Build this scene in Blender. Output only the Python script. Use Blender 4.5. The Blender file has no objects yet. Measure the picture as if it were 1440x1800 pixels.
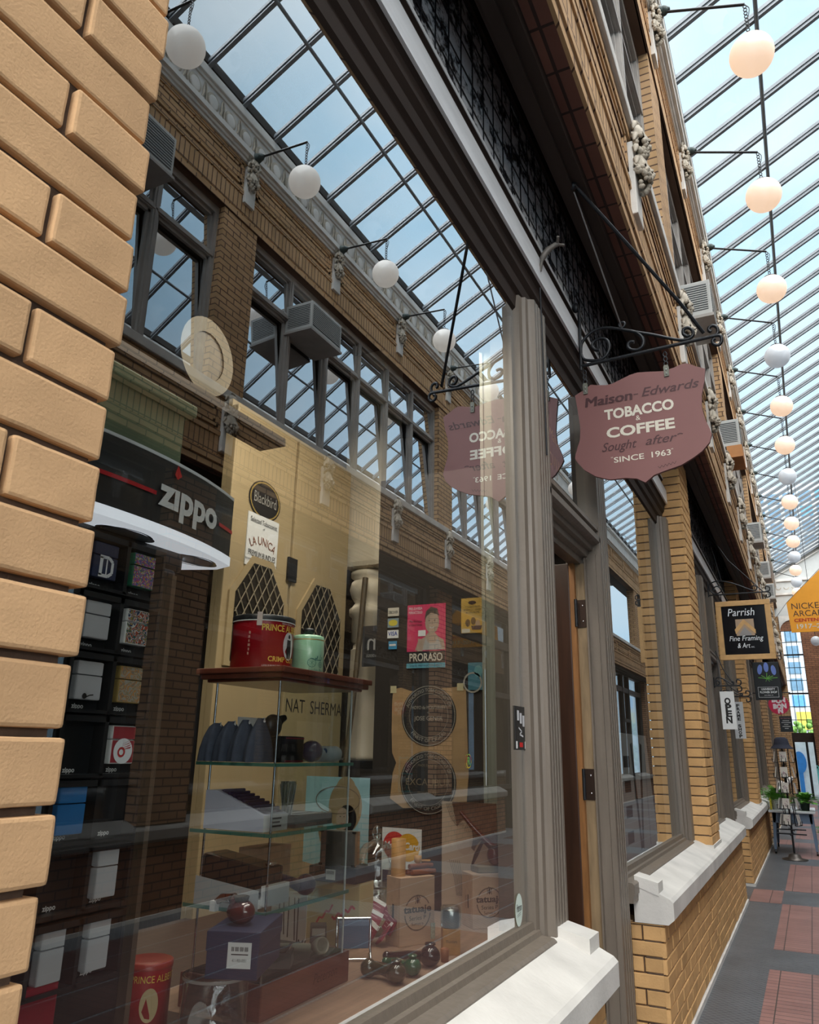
import bpy, bmesh, math, random
from mathutils import Vector, Matrix, noise
random.seed(7)
S = bpy.context.scene
COL = S.collection
PI = math.pi

# ------------------------------------------------------------------ camera
cam_d = bpy.data.cameras.new('camera'); cam = bpy.data.objects.new('camera', cam_d); COL.objects.link(cam)
yaw, pit, roll = math.radians(26.748), math.radians(17.194), math.radians(1.033)
fw = Vector((-math.sin(yaw)*math.cos(pit), math.cos(yaw)*math.cos(pit), math.sin(pit)))
rt = Vector((math.cos(yaw), math.sin(yaw), 0)); up = rt.cross(fw)
r2 = rt*math.cos(roll)+up*math.sin(roll); u2 = -rt*math.sin(roll)+up*math.cos(roll)
cam.matrix_world = Matrix(((r2.x,u2.x,-fw.x,.735),(r2.y,u2.y,-fw.y,0),(r2.z,u2.z,-fw.z,1.39),(0,0,0,1)))
cam_d.sensor_width = 36; cam_d.sensor_fit = 'HORIZONTAL'; cam_d.lens = 1353.95/1440*36
cam_d.clip_start = .01; cam_d.clip_end = 200
cam_d.dof.use_dof = True; cam_d.dof.focus_distance = 4.2; cam_d.dof.aperture_fstop = 45.0
S.camera = cam
# ------------------------------------------------------------------ sky, sun, exposure
W = bpy.data.worlds.new('sky'); S.world = W; W.use_nodes = True
nt = W.node_tree; nt.nodes.clear()
def N(t, k, **kw):
    n = t.nodes.new(k)
    for a, b in kw.items():
        if a in n.inputs.keys(): n.inputs[a].default_value = b
        else: setattr(n, a, b)
    return n
tc = N(nt,'ShaderNodeTexCoord'); mp = N(nt,'ShaderNodeMapping'); mp.inputs['Scale'].default_value = (1.2,1.2,2.6)
no = N(nt,'ShaderNodeTexNoise', Scale=1.6, Detail=5.0, Roughness=.55)
cr = N(nt,'ShaderNodeValToRGB')
cr.color_ramp.elements[0].position = .38; cr.color_ramp.elements[0].color = (.50,.75,.92,1)
cr.color_ramp.elements[1].position = .68; cr.color_ramp.elements[1].color = (.80,.91,.97,1)
bg = N(nt,'ShaderNodeBackground', Strength=1.32); wo = N(nt,'ShaderNodeOutputWorld')
nt.links.new(tc.outputs['Generated'], mp.inputs[0]); nt.links.new(mp.outputs[0], no.inputs['Vector'])
nt.links.new(no.outputs['Fac'], cr.inputs[0]); nt.links.new(cr.outputs[0], bg.inputs[0]); nt.links.new(bg.outputs[0], wo.inputs[0])
sun_d = bpy.data.lights.new('hazy_sun','SUN'); sun_d.energy = 13; sun_d.angle = math.radians(98); sun_d.color = (1,.97,.93)
sun = bpy.data.objects.new('hazy_sun', sun_d); COL.objects.link(sun); sun.rotation_euler = Vector((.36,-.43,.83)).to_track_quat('Z','Y').to_euler()
def area(name, loc, size, energy, color=(1,.9,.75), rot=(0,0,0), sy=None):
    d = bpy.data.lights.new(name,'AREA'); d.energy = energy; d.color = color; d.size = size
    if sy: d.shape = 'RECTANGLE'; d.size_y = sy
    o = bpy.data.objects.new(name, d); COL.objects.link(o); o.location = loc; o.rotation_euler = rot; return o
area('shop_display_fill', (-.55,1.9,3.12), .3, 52, (1,.91,.77), (0,0,0), 2.2)  # unseen lamp added to lift the window display against the reflections
area('shop_back_fill', (-2.6,4.2,3.2), .8, 30, (1,.84,.62), (0,0,0), 1.6)  # unseen lamp added to brighten the depth of the shop
area('second_window_fill', (-.9,5.3,3.1), .5, 14, (1,.92,.8), (0,0,0), 1.4)  # unseen lamp added because the second window stayed dark
S.view_settings.view_transform = 'Standard'; S.view_settings.look = 'None'
S.view_settings.exposure = 0; S.view_settings.gamma = 1; S.view_settings.use_curve_mapping = False
S.cycles.max_bounces = 8; S.cycles.diffuse_bounces = 5; S.cycles.glossy_bounces = 4; S.cycles.transmission_bounces = 4
S.cycles.transparent_max_bounces = 24; S.cycles.use_denoising = True
S.cycles.caustics_reflective = False; S.cycles.caustics_refractive = False

# ------------------------------------------------------------------ materials
MATS = {}
def mat(name, col, rough=.6, metal=0, var=.12, vscale=6, bump=0, bscale=40, emit=None, es=0, spec=.4, island=0, streak=None, coat=0):
    if name in MATS: return MATS[name]
    m = bpy.data.materials.new(name); m.use_nodes = True; t = m.node_tree
    b = t.nodes['Principled BSDF']; b.inputs['Roughness'].default_value = rough; b.inputs['Metallic'].default_value = metal
    b.inputs['Specular IOR Level'].default_value = spec; b.inputs['Coat Weight'].default_value = coat
    c = (*col,1)
    if var or island:
        tx = N(t,'ShaderNodeTexCoord'); nz = N(t,'ShaderNodeTexNoise', Scale=vscale, Detail=4.0)
        src = tx.outputs['Object']
        if streak:
            mm = N(t,'ShaderNodeMapping'); mm.inputs['Scale'].default_value = streak; t.links.new(src, mm.inputs[0]); src = mm.outputs[0]
        t.links.new(src, nz.inputs['Vector'])
        mr = N(t,'ShaderNodeMapRange'); mr.inputs[1].default_value=.25; mr.inputs[2].default_value=.75
        mr.inputs[3].default_value = 1-var; mr.inputs[4].default_value = 1+var; t.links.new(nz.outputs['Fac'], mr.inputs[0])
        v = mr.outputs[0]
        if island:
            ge = N(t,'ShaderNodeNewGeometry'); m2 = N(t,'ShaderNodeMapRange'); m2.inputs[3].default_value=1-island; m2.inputs[4].default_value=1+island
            t.links.new(ge.outputs['Random Per Island'], m2.inputs[0]); mu = N(t,'ShaderNodeMath', operation='MULTIPLY')
            t.links.new(v, mu.inputs[0]); t.links.new(m2.outputs[0], mu.inputs[1]); v = mu.outputs[0]
        vm = N(t,'ShaderNodeVectorMath', operation='SCALE'); vm.inputs[0].default_value = col; t.links.new(v, vm.inputs['Scale'])
        t.links.new(vm.outputs[0], b.inputs['Base Color'])
        if bump:
            n2 = N(t,'ShaderNodeTexNoise', Scale=bscale, Detail=3.0); t.links.new(tx.outputs['Object'], n2.inputs['Vector'])
            bp = N(t,'ShaderNodeBump', Strength=bump, Distance=.004); t.links.new(n2.outputs['Fac'], bp.inputs['Height']); t.links.new(bp.outputs[0], b.inputs['Normal'])
    else: b.inputs['Base Color'].default_value = c
    if emit: b.inputs['Emission Color'].default_value = (*emit,1); b.inputs['Emission Strength'].default_value = es
    MATS[name] = m; return m
def brickmat(name, c1, c2, mortar, w=.22, h=.07, ms=.007, axis='wall', off=.5, bump=.5, rough=.85):
    m = bpy.data.materials.new(name); m.use_nodes = True; t = m.node_tree; b = t.nodes['Principled BSDF']
    b.inputs['Roughness'].default_value = rough; b.inputs['Specular IOR Level'].default_value = .25
    tx = N(t,'ShaderNodeTexCoord'); sp = N(t,'ShaderNodeSeparateXYZ'); t.links.new(tx.outputs['Object'], sp.inputs[0])
    cb = N(t,'ShaderNodeCombineXYZ')
    if axis == 'wall':
        ad = N(t,'ShaderNodeMath', operation='ADD'); t.links.new(sp.outputs[0], ad.inputs[0]); t.links.new(sp.outputs[1], ad.inputs[1])
        t.links.new(ad.outputs[0], cb.inputs[0]); t.links.new(sp.outputs[2], cb.inputs[1])
    elif axis == 'soldier':
        ad = N(t,'ShaderNodeMath', operation='ADD'); t.links.new(sp.outputs[0], ad.inputs[0]); t.links.new(sp.outputs[1], ad.inputs[1])
        t.links.new(ad.outputs[0], cb.inputs[1]); t.links.new(sp.outputs[2], cb.inputs[0])
    elif axis == 'floor': t.links.new(sp.outputs[1], cb.inputs[1]); t.links.new(sp.outputs[0], cb.inputs[0])
    elif axis == 'diag':
        ad = N(t,'ShaderNodeMath', operation='ADD'); su = N(t,'ShaderNodeMath', operation='SUBTRACT')
        for n_ in (ad,su): t.links.new(sp.outputs[0], n_.inputs[0]); t.links.new(sp.outputs[1], n_.inputs[1])
        t.links.new(ad.outputs[0], cb.inputs[0]); t.links.new(su.outputs[0], cb.inputs[1])
    br = N(t,'ShaderNodeTexBrick'); br.offset = off; br.inputs['Scale'].default_value = 1; br.inputs['Mortar Size'].default_value = ms
    br.inputs['Brick Width'].default_value = w; br.inputs['Row Height'].default_value = h; br.inputs['Mortar Smooth'].default_value = .1; br.inputs['Bias'].default_value = -.1
    br.inputs['Color1'].default_value = (*c1,1); br.inputs['Color2'].default_value = (*c2,1); br.inputs['Mortar'].default_value = (*mortar,1)
    t.links.new(cb.outputs[0], br.inputs['Vector'])
    nz = N(t,'ShaderNodeTexNoise', Scale=2.5, Detail=5.0); t.links.new(tx.outputs['Object'], nz.inputs['Vector'])
    mr = N(t,'ShaderNodeMapRange'); mr.inputs[1].default_value=.3; mr.inputs[2].default_value=.7; mr.inputs[3].default_value=.82; mr.inputs[4].default_value=1.15
    t.links.new(nz.outputs['Fac'], mr.inputs[0]); vm = N(t,'ShaderNodeVectorMath', operation='SCALE'); t.links.new(br.outputs['Color'], vm.inputs[0]); t.links.new(mr.outputs[0], vm.inputs['Scale'])
    t.links.new(vm.outputs[0], b.inputs['Base Color'])
    if bump:
        iv = N(t,'ShaderNodeMath', operation='SUBTRACT'); iv.inputs[0].default_value = 1; t.links.new(br.outputs['Fac'], iv.inputs[1])
        bp = N(t,'ShaderNodeBump', Strength=bump, Distance=.008); t.links.new(iv.outputs[0], bp.inputs['Height']); t.links.new(bp.outputs[0], b.inputs['Normal'])
    MATS[name] = m; return m
def glassmat(name, fac=.45, tint=(.93,.96,.94), gl=(.92,.96,1), rough=0, fres=False, lo=0, hi=1, facing=None):
    m = bpy.data.materials.new(name); m.use_nodes = True; t = m.node_tree; t.nodes.clear()
    o = N(t,'ShaderNodeOutputMaterial'); mx = N(t,'ShaderNodeMixShader'); tr = N(t,'ShaderNodeBsdfTransparent'); g = N(t,'ShaderNodeBsdfGlossy', Roughness=rough)
    tr.inputs[0].default_value = (*tint,1); g.inputs['Color'].default_value = (*gl,1); mx.inputs[0].default_value = fac
    if fres:
        lw = N(t,'ShaderNodeLayerWeight', Blend=.35); mr = N(t,'ShaderNodeMapRange'); mr.inputs[3].default_value = lo; mr.inputs[4].default_value = hi
        t.links.new(lw.outputs['Fresnel'], mr.inputs[0]); t.links.new(mr.outputs[0], mx.inputs[0])
    if facing:
        lw = N(t,'ShaderNodeLayerWeight', Blend=.5); mr = N(t,'ShaderNodeMapRange')
        for k_ in range(4): mr.inputs[k_+1].default_value = facing[k_]
        t.links.new(lw.outputs['Facing'], mr.inputs[0]); t.links.new(mr.outputs[0], mx.inputs[0])
    t.links.new(tr.outputs[0], mx.inputs[1]); t.links.new(g.outputs[0], mx.inputs[2]); t.links.new(mx.outputs[0], o.inputs[0])
    MATS[name] = m; return m
M_near = mat('sand_brick', (.575,.355,.188), .9, var=.10, vscale=9, bump=.16, bscale=300, island=.07, spec=.2)
M_mort = mat('dark_mortar', (.10,.065,.045), .95, var=.25, vscale=30, bump=.6, bscale=90)
M_ochre = mat('ochre_brick', (.58,.345,.15), .85, var=.14, vscale=7, bump=.4, bscale=90, island=.12, spec=.25)
M_brick = brickmat('tan_brick', (.55,.345,.185), (.47,.29,.145), (.13,.075,.05))
M_bsold = brickmat('tan_brick_soldier', (.55,.345,.185), (.46,.285,.14), (.13,.075,.05), axis='soldier', off=0)
M_bred = brickmat('red_brick_soffit', (.20,.09,.065), (.15,.065,.05), (.05,.03,.025), axis='floor', w=.07, h=.22, off=0)
M_bbrown = brickmat('shaded_base_brick', (.26,.12,.065), (.20,.09,.05), (.07,.04,.03))
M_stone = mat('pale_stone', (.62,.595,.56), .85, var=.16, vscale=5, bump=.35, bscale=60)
M_terra = mat('terracotta_ornament', (.43,.38,.31), .8, var=.3, vscale=14, bump=.2)
M_paint = mat('taupe_paint', (.165,.135,.108), .42, var=.14, vscale=5, bump=.25, bscale=70, streak=(6,6,.5))
M_strip = mat('sky_sheen_paint', (.90,.92,.95), .4, var=.10, vscale=6, streak=(4,.6,4))  # sky sheen on the beam strip put into a pale colour
M_paintd = mat('dark_brown_paint', (.040,.028,.023), .6, var=.2, vscale=5, streak=(1,.2,1), spec=.15)
M_wframe = mat('upper_window_paint', (.36,.33,.305), .5, var=.15)
M_steel = mat('roof_steel', (.17,.185,.20), .5, .3, var=.15)
M_iron = mat('black_iron', (.016,.017,.02), .38, .3, var=.2, vscale=30, bump=.3, bscale=60)
M_glass = glassmat('shop_window_glass', .47, facing=(.25,.64,.13,.64))
M_glass2 = glassmat('upper_window_glass', .88, tint=(.5,.55,.6))
M_roofg = glassmat('skylight_glass', .05, tint=(.97,.99,1.0))
M_clear = glassmat('clear_glass', 0, tint=(.93,.97,.95), fres=True, lo=.04, hi=.7)
M_shelfg = glassmat('shelf_glass', 0, tint=(.88,.95,.92), fres=True, lo=.05, hi=.6)
M_edge = mat('glass_edge_green', (.05,.16,.12), .15, var=0)
M_acr = glassmat('acrylic', 0, tint=(.95,.96,.96), fres=True, lo=.06, hi=.6)
M_black = mat('black_satin', (.012,.013,.015), .35, var=0)
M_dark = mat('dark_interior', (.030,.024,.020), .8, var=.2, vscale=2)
M_white = mat('white_paint', (.78,.78,.77), .5, var=.04)
M_cream = mat('cream_paint', (.43,.325,.18), .55, var=.08, vscale=4)
M_jamb = mat('grey_green_paint', (.30,.30,.235), .55, var=.08, vscale=4)
M_ivory = mat('ivory_paint', (.72,.64,.50), .45, var=.05)
M_gold = mat('gold_leaf', (.55,.38,.12), .4, .5, var=0)
M_chrome = mat('chrome', (.75,.76,.78), .12, 1, var=0)
M_steelb = mat('brushed_steel', (.45,.45,.46), .3, .9, var=.1, vscale=40)
M_maho = mat('mahogany', (.17,.048,.028), .3, var=.25, vscale=4, streak=(6,1,6), coat=.3)
M_oak = mat('oak', (.52,.27,.09), .45, var=.2, vscale=5, streak=(8,1,8))
M_cedar = mat('cedar_box_wood', (.56,.38,.255), .65, var=.13, vscale=5, streak=(2,9,9))
M_deck = mat('deck_wood', (.37,.235,.16), .55, var=.22, vscale=5, streak=(9,.8,1))
M_red = mat('tin_red', (.42,.012,.020), .3, var=.06, coat=.3)
M_mint = mat('mint_glaze', (.36,.66,.44), .2, var=.03, coat=.5)
M_navy = mat('navy_card', (.025,.033,.075), .5, var=.08)
M_signm = mat('maroon_sign_paint', (.215,.09,.084), .55, var=.07, vscale=3)
M_signd = mat('dark_maroon_lettering', (.06,.018,.02), .5, var=0)
M_signw = mat('cream_lettering', (.66,.60,.50), .5, var=0)
M_ink = mat('black_ink', (.015,.013,.012), .6, var=0)
M_inkb = mat('brown_ink', (.05,.025,.015), .6, var=0)
M_slate = brickmat('slate_tile', (.095,.10,.11), (.075,.08,.09), (.24,.245,.25), w=.05, h=.05, ms=.0018, axis='diag', off=0, bump=.1, rough=.38)
M_tile = brickmat('red_floor_tile', (.31,.165,.145), (.26,.135,.12), (.07,.055,.05), w=.19, h=.075, ms=.0035, axis='floor', off=0, bump=.2, rough=.4)
M_dtile = brickmat('dimmed_floor_tile', (.085,.045,.04), (.07,.036,.032), (.03,.025,.025), w=.19, h=.075, ms=.0035, axis='floor', off=0, bump=.2, rough=.5)  # red tile darkened in colour to dim its image in the glass
M_stone_dim = mat('dimmed_stone', (.20,.19,.175), .85, var=.16, vscale=5)  # opposite sills: pale stone darkened in colour to dim their reflection
M_brick_shade = brickmat('shaded_tan_brick', (.34,.20,.115), (.28,.16,.09), (.08,.05,.035))  # opposite lower piers: tan brick with the shade put into its colour
M_leaf = mat('leaf_green', (.10,.27,.035), .45, var=.3, vscale=20)
M_orange = mat('banner_orange', (.85,.36,.025), .6, var=.05)
def opal(name, col, emit=None, es=0):
    m = bpy.data.materials.new(name); m.use_nodes = True; t = m.node_tree; t.nodes.clear()
    o = N(t,'ShaderNodeOutputMaterial'); d = N(t,'ShaderNodeBsdfDiffuse'); tl = N(t,'ShaderNodeBsdfTranslucent'); mx = N(t,'ShaderNodeMixShader'); mx.inputs[0].default_value = .5
    d.inputs[0].default_value = (*col,1); tl.inputs[0].default_value = (*col,1); t.links.new(d.outputs[0], mx.inputs[1]); t.links.new(tl.outputs[0], mx.inputs[2]); s_ = mx.outputs[0]
    g = N(t,'ShaderNodeBsdfGlossy', Roughness=.15); m3 = N(t,'ShaderNodeMixShader'); m3.inputs[0].default_value = .05; t.links.new(s_, m3.inputs[1]); t.links.new(g.outputs[0], m3.inputs[2]); s_ = m3.outputs[0]
    if emit:
        e = N(t,'ShaderNodeEmission', Strength=es); e.inputs[0].default_value = (*emit,1); a = N(t,'ShaderNodeAddShader'); t.links.new(s_, a.inputs[0]); t.links.new(e.outputs[0], a.inputs[1]); s_ = a.outputs[0]
    t.links.new(s_, o.inputs[0]); MATS[name] = m; return m
M_globe = opal('lit_opal_glass', (.86,.84,.82), (1,.60,.33), .36)
M_globe2 = opal('opal_glass', (.86,.90,.95))
M_globe3 = opal('dim_opal_glass', (.88,.87,.85), (1,.86,.72), .16)

# ------------------------------------------------------------------ mesh builder
TXT = {}
def textmesh(s, shear=0, bold=0, align='CENTER', sp=1):
    k = (s,shear,bold,align,sp)
    if k in TXT: return TXT[k]
    c = bpy.data.curves.new('t','FONT'); c.body = s; c.size = 1; c.align_x = align; c.shear = shear; c.offset = bold; c.resolution_u = 3; c.space_character = sp
    o = bpy.data.objects.new('t', c); me = o.to_mesh()
    r = ([(v.co.x,v.co.y) for v in me.vertices], [tuple(p.vertices) for p in me.polygons])
    o.to_mesh_clear(); bpy.data.objects.remove(o); bpy.data.curves.remove(c)
    TXT[k] = r; return r
X_,Y_,Z_ = Vector((1,0,0)),Vector((0,1,0)),Vector((0,0,1))
class MB:
    def __init__(s): s.v=[]; s.f=[]; s.mi=[]; s.sm=[]; s.mats=[]; s.M=None
    def idx(s, m):
        if m not in s.mats: s.mats.append(m)
        return s.mats.index(m)
    def add(s, vs, fs, m, smooth=False):
        b = len(s.v); i = s.idx(m)
        for p in vs:
            p = Vector(p); s.v.append(s.M @ p if s.M else p)
        for f in fs: s.f.append(tuple(b+k for k in f)); s.mi.append(i); s.sm.append(smooth)
        return s
    def box(s, x0,y0,z0,x1,y1,z1, m, bv=0):
        x0,x1=sorted((x0,x1)); y0,y1=sorted((y0,y1)); z0,z1=sorted((z0,z1))
        if bv<=0:
            s.add([(x0,y0,z0),(x1,y0,z0),(x1,y1,z0),(x0,y1,z0),(x0,y0,z1),(x1,y0,z1),(x1,y1,z1),(x0,y1,z1)],
                  [(0,3,2,1),(4,5,6,7),(0,1,5,4),(1,2,6,5),(2,3,7,6),(3,0,4,7)], m)
        else:
            bm = bmesh.new(); bmesh.ops.create_cube(bm, size=1)
            for v in bm.verts: v.co = Vector(((x0+x1)/2+v.co.x*(x1-x0),(y0+y1)/2+v.co.y*(y1-y0),(z0+z1)/2+v.co.z*(z1-z0)))
            bmesh.ops.bevel(bm, geom=list(bm.edges), offset=min(bv,(x1-x0)*.45,(y1-y0)*.45,(z1-z0)*.45), segments=2, profile=.6, affect='EDGES')
            bm.verts.index_update(); s.add([v.co.copy() for v in bm.verts], [[v.index for v in f.verts] for f in bm.faces], m); bm.free()
        return s
    def extr(s, poly, o, ux, uy, d, m, caps=True, smooth=False):
        o,ux,uy = Vector(o),Vector(ux),Vector(uy); d = Vector(d); n=len(poly)
        a = [o+ux*p[0]+uy*p[1] for p in poly]; b = [p+d for p in a]
        if ux.cross(uy).dot(d) > 0: rev = True
        else: rev = False
        fs = [(i,(i+1)%n,n+(i+1)%n,n+i) for i in range(n)]
        area2 = sum(poly[i][0]*poly[(i+1)%n][1]-poly[(i+1)%n][0]*poly[i][1] for i in range(n))
        flip = (area2>0) != rev
        if flip: fs = [f[::-1] for f in fs]
        s.add(a+b, fs, m, smooth)
        if caps:
            c1 = tuple(range(n)); c2 = tuple(range(n,2*n))
            if flip: s.add(a+b,[c1,c2[::-1]],m)
            else: s.add(a+b,[c1[::-1],c2],m)
        return s
    def poly(s, pts, o, ux, uy, m):
        o,ux,uy = Vector(o),Vector(ux),Vector(uy)
        A = sum(pts[i][0]*pts[(i+1)%len(pts)][1]-pts[(i+1)%len(pts)][0]*pts[i][1] for i in range(len(pts)))
        if A<0: pts = pts[::-1]
        return s.add([o+ux*p[0]+uy*p[1] for p in pts],[tuple(range(len(pts)))],m)
    def rect(s, a,b,c,d, o,ux,uy,m): return s.poly([(a,b),(c,b),(c,d),(a,d)],o,ux,uy,m)
    def disc(s, cx,cy,rx,ry,o,ux,uy,m,n=28,a0=0,a1=2*PI):
        full = abs(a1-a0-2*PI)<1e-6; k = n if full else n+1
        return s.poly([(cx+rx*math.cos(a0+(a1-a0)*i/n),cy+ry*math.sin(a0+(a1-a0)*i/n)) for i in range(k)],o,ux,uy,m)
    def ring(s, cx,cy,r0,r1,o,ux,uy,m,n=32,a0=0,a1=2*PI,sq=1):
        o,ux,uy = Vector(o),Vector(ux),Vector(uy)
        vs=[];fs=[]
        for i in range(n+1):
            a=a0+(a1-a0)*i/n
            for r in (r0,r1): vs.append(o+ux*(cx+r*math.cos(a))+uy*(cy+r*sq*math.sin(a)))
        for i in range(n): fs.append((2*i,2*i+1,2*i+3,2*i+2))
        return s.add(vs,fs,m)
    def stroke(s, pts, w, o,ux,uy,m):
        for (a,b),(c,d) in zip(pts[:-1],pts[1:]):
            l=math.hypot(c-a,d-b) or 1; nx,ny=-(d-b)/l*w/2,(c-a)/l*w/2
            s.poly([(a+nx,b+ny),(c+nx,d+ny),(c-nx,d-ny),(a-nx,b-ny)],o,ux,uy,m)
        return s
    def text(s, t, h, o, ux, uy, m, shear=0, bold=0, align='CENTER', sp=1, w=None, arc=None):
        vs,fs = textmesh(t,shear,bold,align,sp); o,ux,uy=Vector(o),Vector(ux),Vector(uy)
        k = h/.70; kx=k
        if w:
            xs=[v[0] for v in vs]; kx = w/max(1e-6,max(xs)-min(xs))
        out=[]
        for x,y in vs:
            x*=kx; y*=k
            if arc:
                a=x/arc; rr=arc+y if arc>0 else arc+y
                x,y = rr*math.sin(a), rr*math.cos(a)-arc
            out.append(o+ux*x+uy*y)
        return s.add(out,fs,m)
    def cyl(s, p0,p1,r0,r1,m,n=16,smooth=True,caps=True):
        p0,p1=Vector(p0),Vector(p1); d=(p1-p0).normalized(); a=d.orthogonal().normalized(); b=d.cross(a)
        vs=[]
        for p,r in ((p0,r0),(p1,r1)):
            for i in range(n): t=2*PI*i/n; vs.append(p+a*math.cos(t)*r+b*math.sin(t)*r)
        s.add(vs,[(i,(i+1)%n,n+(i+1)%n,n+i) for i in range(n)],m,smooth)
        if caps: s.add(vs,[tuple(range(n))[::-1],tuple(range(n,2*n))],m)
        return s
    def tube(s, pts, r, m, n=8, closed=False):
        pts=[Vector(p) for p in pts]; k=len(pts); rr = r if isinstance(r,(list,tuple)) else [r]*k
        vs=[]; prev=None
        for i,p in enumerate(pts):
            d=(pts[min(i+1,k-1)]-pts[max(i-1,0)]); d = d.normalized() if d.length>1e-9 else Z_
            a = d.orthogonal().normalized() if prev is None else (prev-d*prev.dot(d)).normalized()
            prev=a; b=d.cross(a)
            for j in range(n): t=2*PI*j/n; vs.append(p+a*math.cos(t)*rr[i]+b*math.sin(t)*rr[i])
        fs=[(i*n+j,i*n+(j+1)%n,(i+1)*n+(j+1)%n,(i+1)*n+j) for i in range(k-1) for j in range(n)]
        s.add(vs,fs,m,True); s.add(vs,[tuple(range(n))[::-1],tuple(range((k-1)*n,k*n))],m); return s
    def lathe(s, prof, m, o=(0,0,0), n=28, ax=Z_, smooth=True):
        o=Vector(o); ax=Vector(ax).normalized(); a=ax.orthogonal().normalized(); b=ax.cross(a); vs=[]
        for r,z in prof:
            for j in range(n): t=2*PI*j/n; vs.append(o+ax*z+a*(r*math.cos(t))+b*(r*math.sin(t)))
        return s.add(vs,[(i*n+j,i*n+(j+1)%n,(i+1)*n+(j+1)%n,(i+1)*n+j) for i in range(len(prof)-1) for j in range(n)],m,smooth)
    def sph(s, c, r, m, n=16, k=10, rot=None):
        if not isinstance(r,(tuple,list)): r=(r,r,r)
        c=Vector(c); vs=[]
        for i in range(k+1):
            ph=PI*i/k
            for j in range(n):
                t=2*PI*j/n; p=Vector((r[0]*math.sin(ph)*math.cos(t),r[1]*math.sin(ph)*math.sin(t),-r[2]*math.cos(ph)))
                if rot: p=rot@p
                vs.append(c+p)
        return s.add(vs,[(i*n+j,i*n+(j+1)%n,(i+1)*n+(j+1)%n,(i+1)*n+j) for i in range(k) for j in range(n)],m,True)
    def bricks(s, o, u, nrm, width, z0, z1, m, mm, course=.07, bl=.22, j=.008, dep=.016, back=.1, first=None):
        # individual bricks standing proud of a mortar bed; o is the lower corner of the face
        o,u,nrm=Vector(o),Vector(u),Vector(nrm); ci=0; z=z0
        while z < z1-1e-4:
            zt=min(z+course,z1); x = 0; L = (bl/2 if ci%2 else bl) if first is None else (first if ci%2 else first+bl/2)
            while x < width-1e-4:
                xe=min(x+L,width)
                if width-xe < .03: xe = width
                a=x+(j/2 if x>0 else -.004); b=xe-(j/2 if xe<width else -.004); c0=z+j/2+random.uniform(-.001,.001); c1=zt-j/2+random.uniform(-.001,.001)
                pr=random.uniform(-.002,.002); ch=.0035
                P=lambda q,w,d:o+u*q+Z_*w+nrm*d
                vs=[P(a,c0,-back*.2),P(b,c0,-back*.2),P(b,c1,-back*.2),P(a,c1,-back*.2),P(a,c0,pr-ch),P(b,c0,pr-ch),P(b,c1,pr-ch),P(a,c1,pr-ch),
                    P(a+ch,c0+ch,pr),P(b-ch,c0+ch,pr),P(b-ch,c1-ch,pr),P(a+ch,c1-ch,pr)]
                fs=[(0,1,5,4),(1,2,6,5),(2,3,7,6),(3,0,4,7),(4,5,9,8),(5,6,10,9),(6,7,11,10),(7,4,8,11),(8,9,10,11)]
                if u.cross(Z_).dot(nrm)<0: fs=[f[::-1] for f in fs]
                s.add(vs,fs,m); x=xe; L=bl
            z=zt; ci+=1
        q0=o+u*.004+Z_*z0-nrm*dep; q1=o+u*(width-.022)+Z_*z1-nrm*back
        s.box(q0.x,q0.y,q0.z,q1.x,q1.y,q1.z,mm); return s
    def build(s, name, parent=None, loc=(0,0,0), rot=None, kind=None):
        me=bpy.data.meshes.new(name); me.from_pydata([tuple(v) for v in s.v],[],s.f)
        for m in s.mats: me.materials.append(m)
        me.polygons.foreach_set('material_index',s.mi); me.polygons.foreach_set('use_smooth',s.sm); me.update()
        o=bpy.data.objects.new(name,me); COL.objects.link(o); o.location=loc
        if rot: o.rotation_euler=rot
        if parent: o.parent=parent
        if kind: o['kind']=kind
        return o
def tag(o,label,cat,group=None):
    o['label']=label; o['category']=cat
    if group: o['group']=group
    return o
def thing(name,label,cat,loc=(0,0,0),rz=0,group=None):
    o=bpy.data.objects.new(name,None); COL.objects.link(o); o.empty_display_size=.05; o.location=loc; o.rotation_euler=(0,0,rz); return tag(o,label,cat,group)
def copy_tree(o,parent=None):
    c=o.copy(); COL.objects.link(c)
    if parent: c.parent=parent
    for ch in o.children: copy_tree(ch,c)
    return c
def struct(mb,name,parent=None): return mb.build(name,parent,kind=None if parent else 'structure')
def at(th=None, loc=None):
    m=MB()
    if th is not None: m.M=(Matrix.Translation(th.location)@Matrix.Rotation(th.rotation_euler[2],4,'Z')).inverted()
    elif loc is not None: m.M=Matrix.Translation(-Vector(loc)); m.loc=tuple(loc)
    return m
def one(m,name,label,cat,loc,group=None): return tag(m.build(name,loc=getattr(m,'loc',loc)),label,cat,group)
AW=4.0; Y0,Y1=-5.0,33.0
UP=[5.27+5.55*k for k in range(-2,6)]             # starts of the upper brick piers, .56 wide
LP_L=[(-.9,.55,.085),(6.6,7.13,0),(12.65,13.2,0),(18.7,19.25,0),(24.75,25.3,0),(30.8,31.3,0)]
LP_R=[(-6.9,-6.3,0),(-.85,-.25,0),(5.2,5.8,0),(11.25,11.85,0),(17.3,17.9,0),(23.35,23.95,0),(29.4,30,0)]
# ------------------------------------------------------------------ floor
m=MB(); m.box(-.4,Y0,-.12,AW+2,36,0,M_slate)
floor=struct(m,'floor')
m=MB()
def tiles(x0,y0,x1,y1): m.box(x0,y0,.0005,x1,y1,.0015,M_tile if x0<.6 else M_dtile)
ys=[3.0,7.1,10.1,13.3,16.4,19.5,22.6,25.7,28.8]
for i,a in enumerate(ys):
    b=(6.4,9.2,12.5,15.7,18.8,21.9,25,28.1,31.2)[i] if i else 6.45
    for k in range(8): tiles(.31+.435*k,a,.31+.435*k+.41 if k<7 else 3.69,b)
for a in (9.16,15.2,21.2): tiles(.0,a+.05,.30,a+.9)
struct(m,'tile_inlay',floor)
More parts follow.
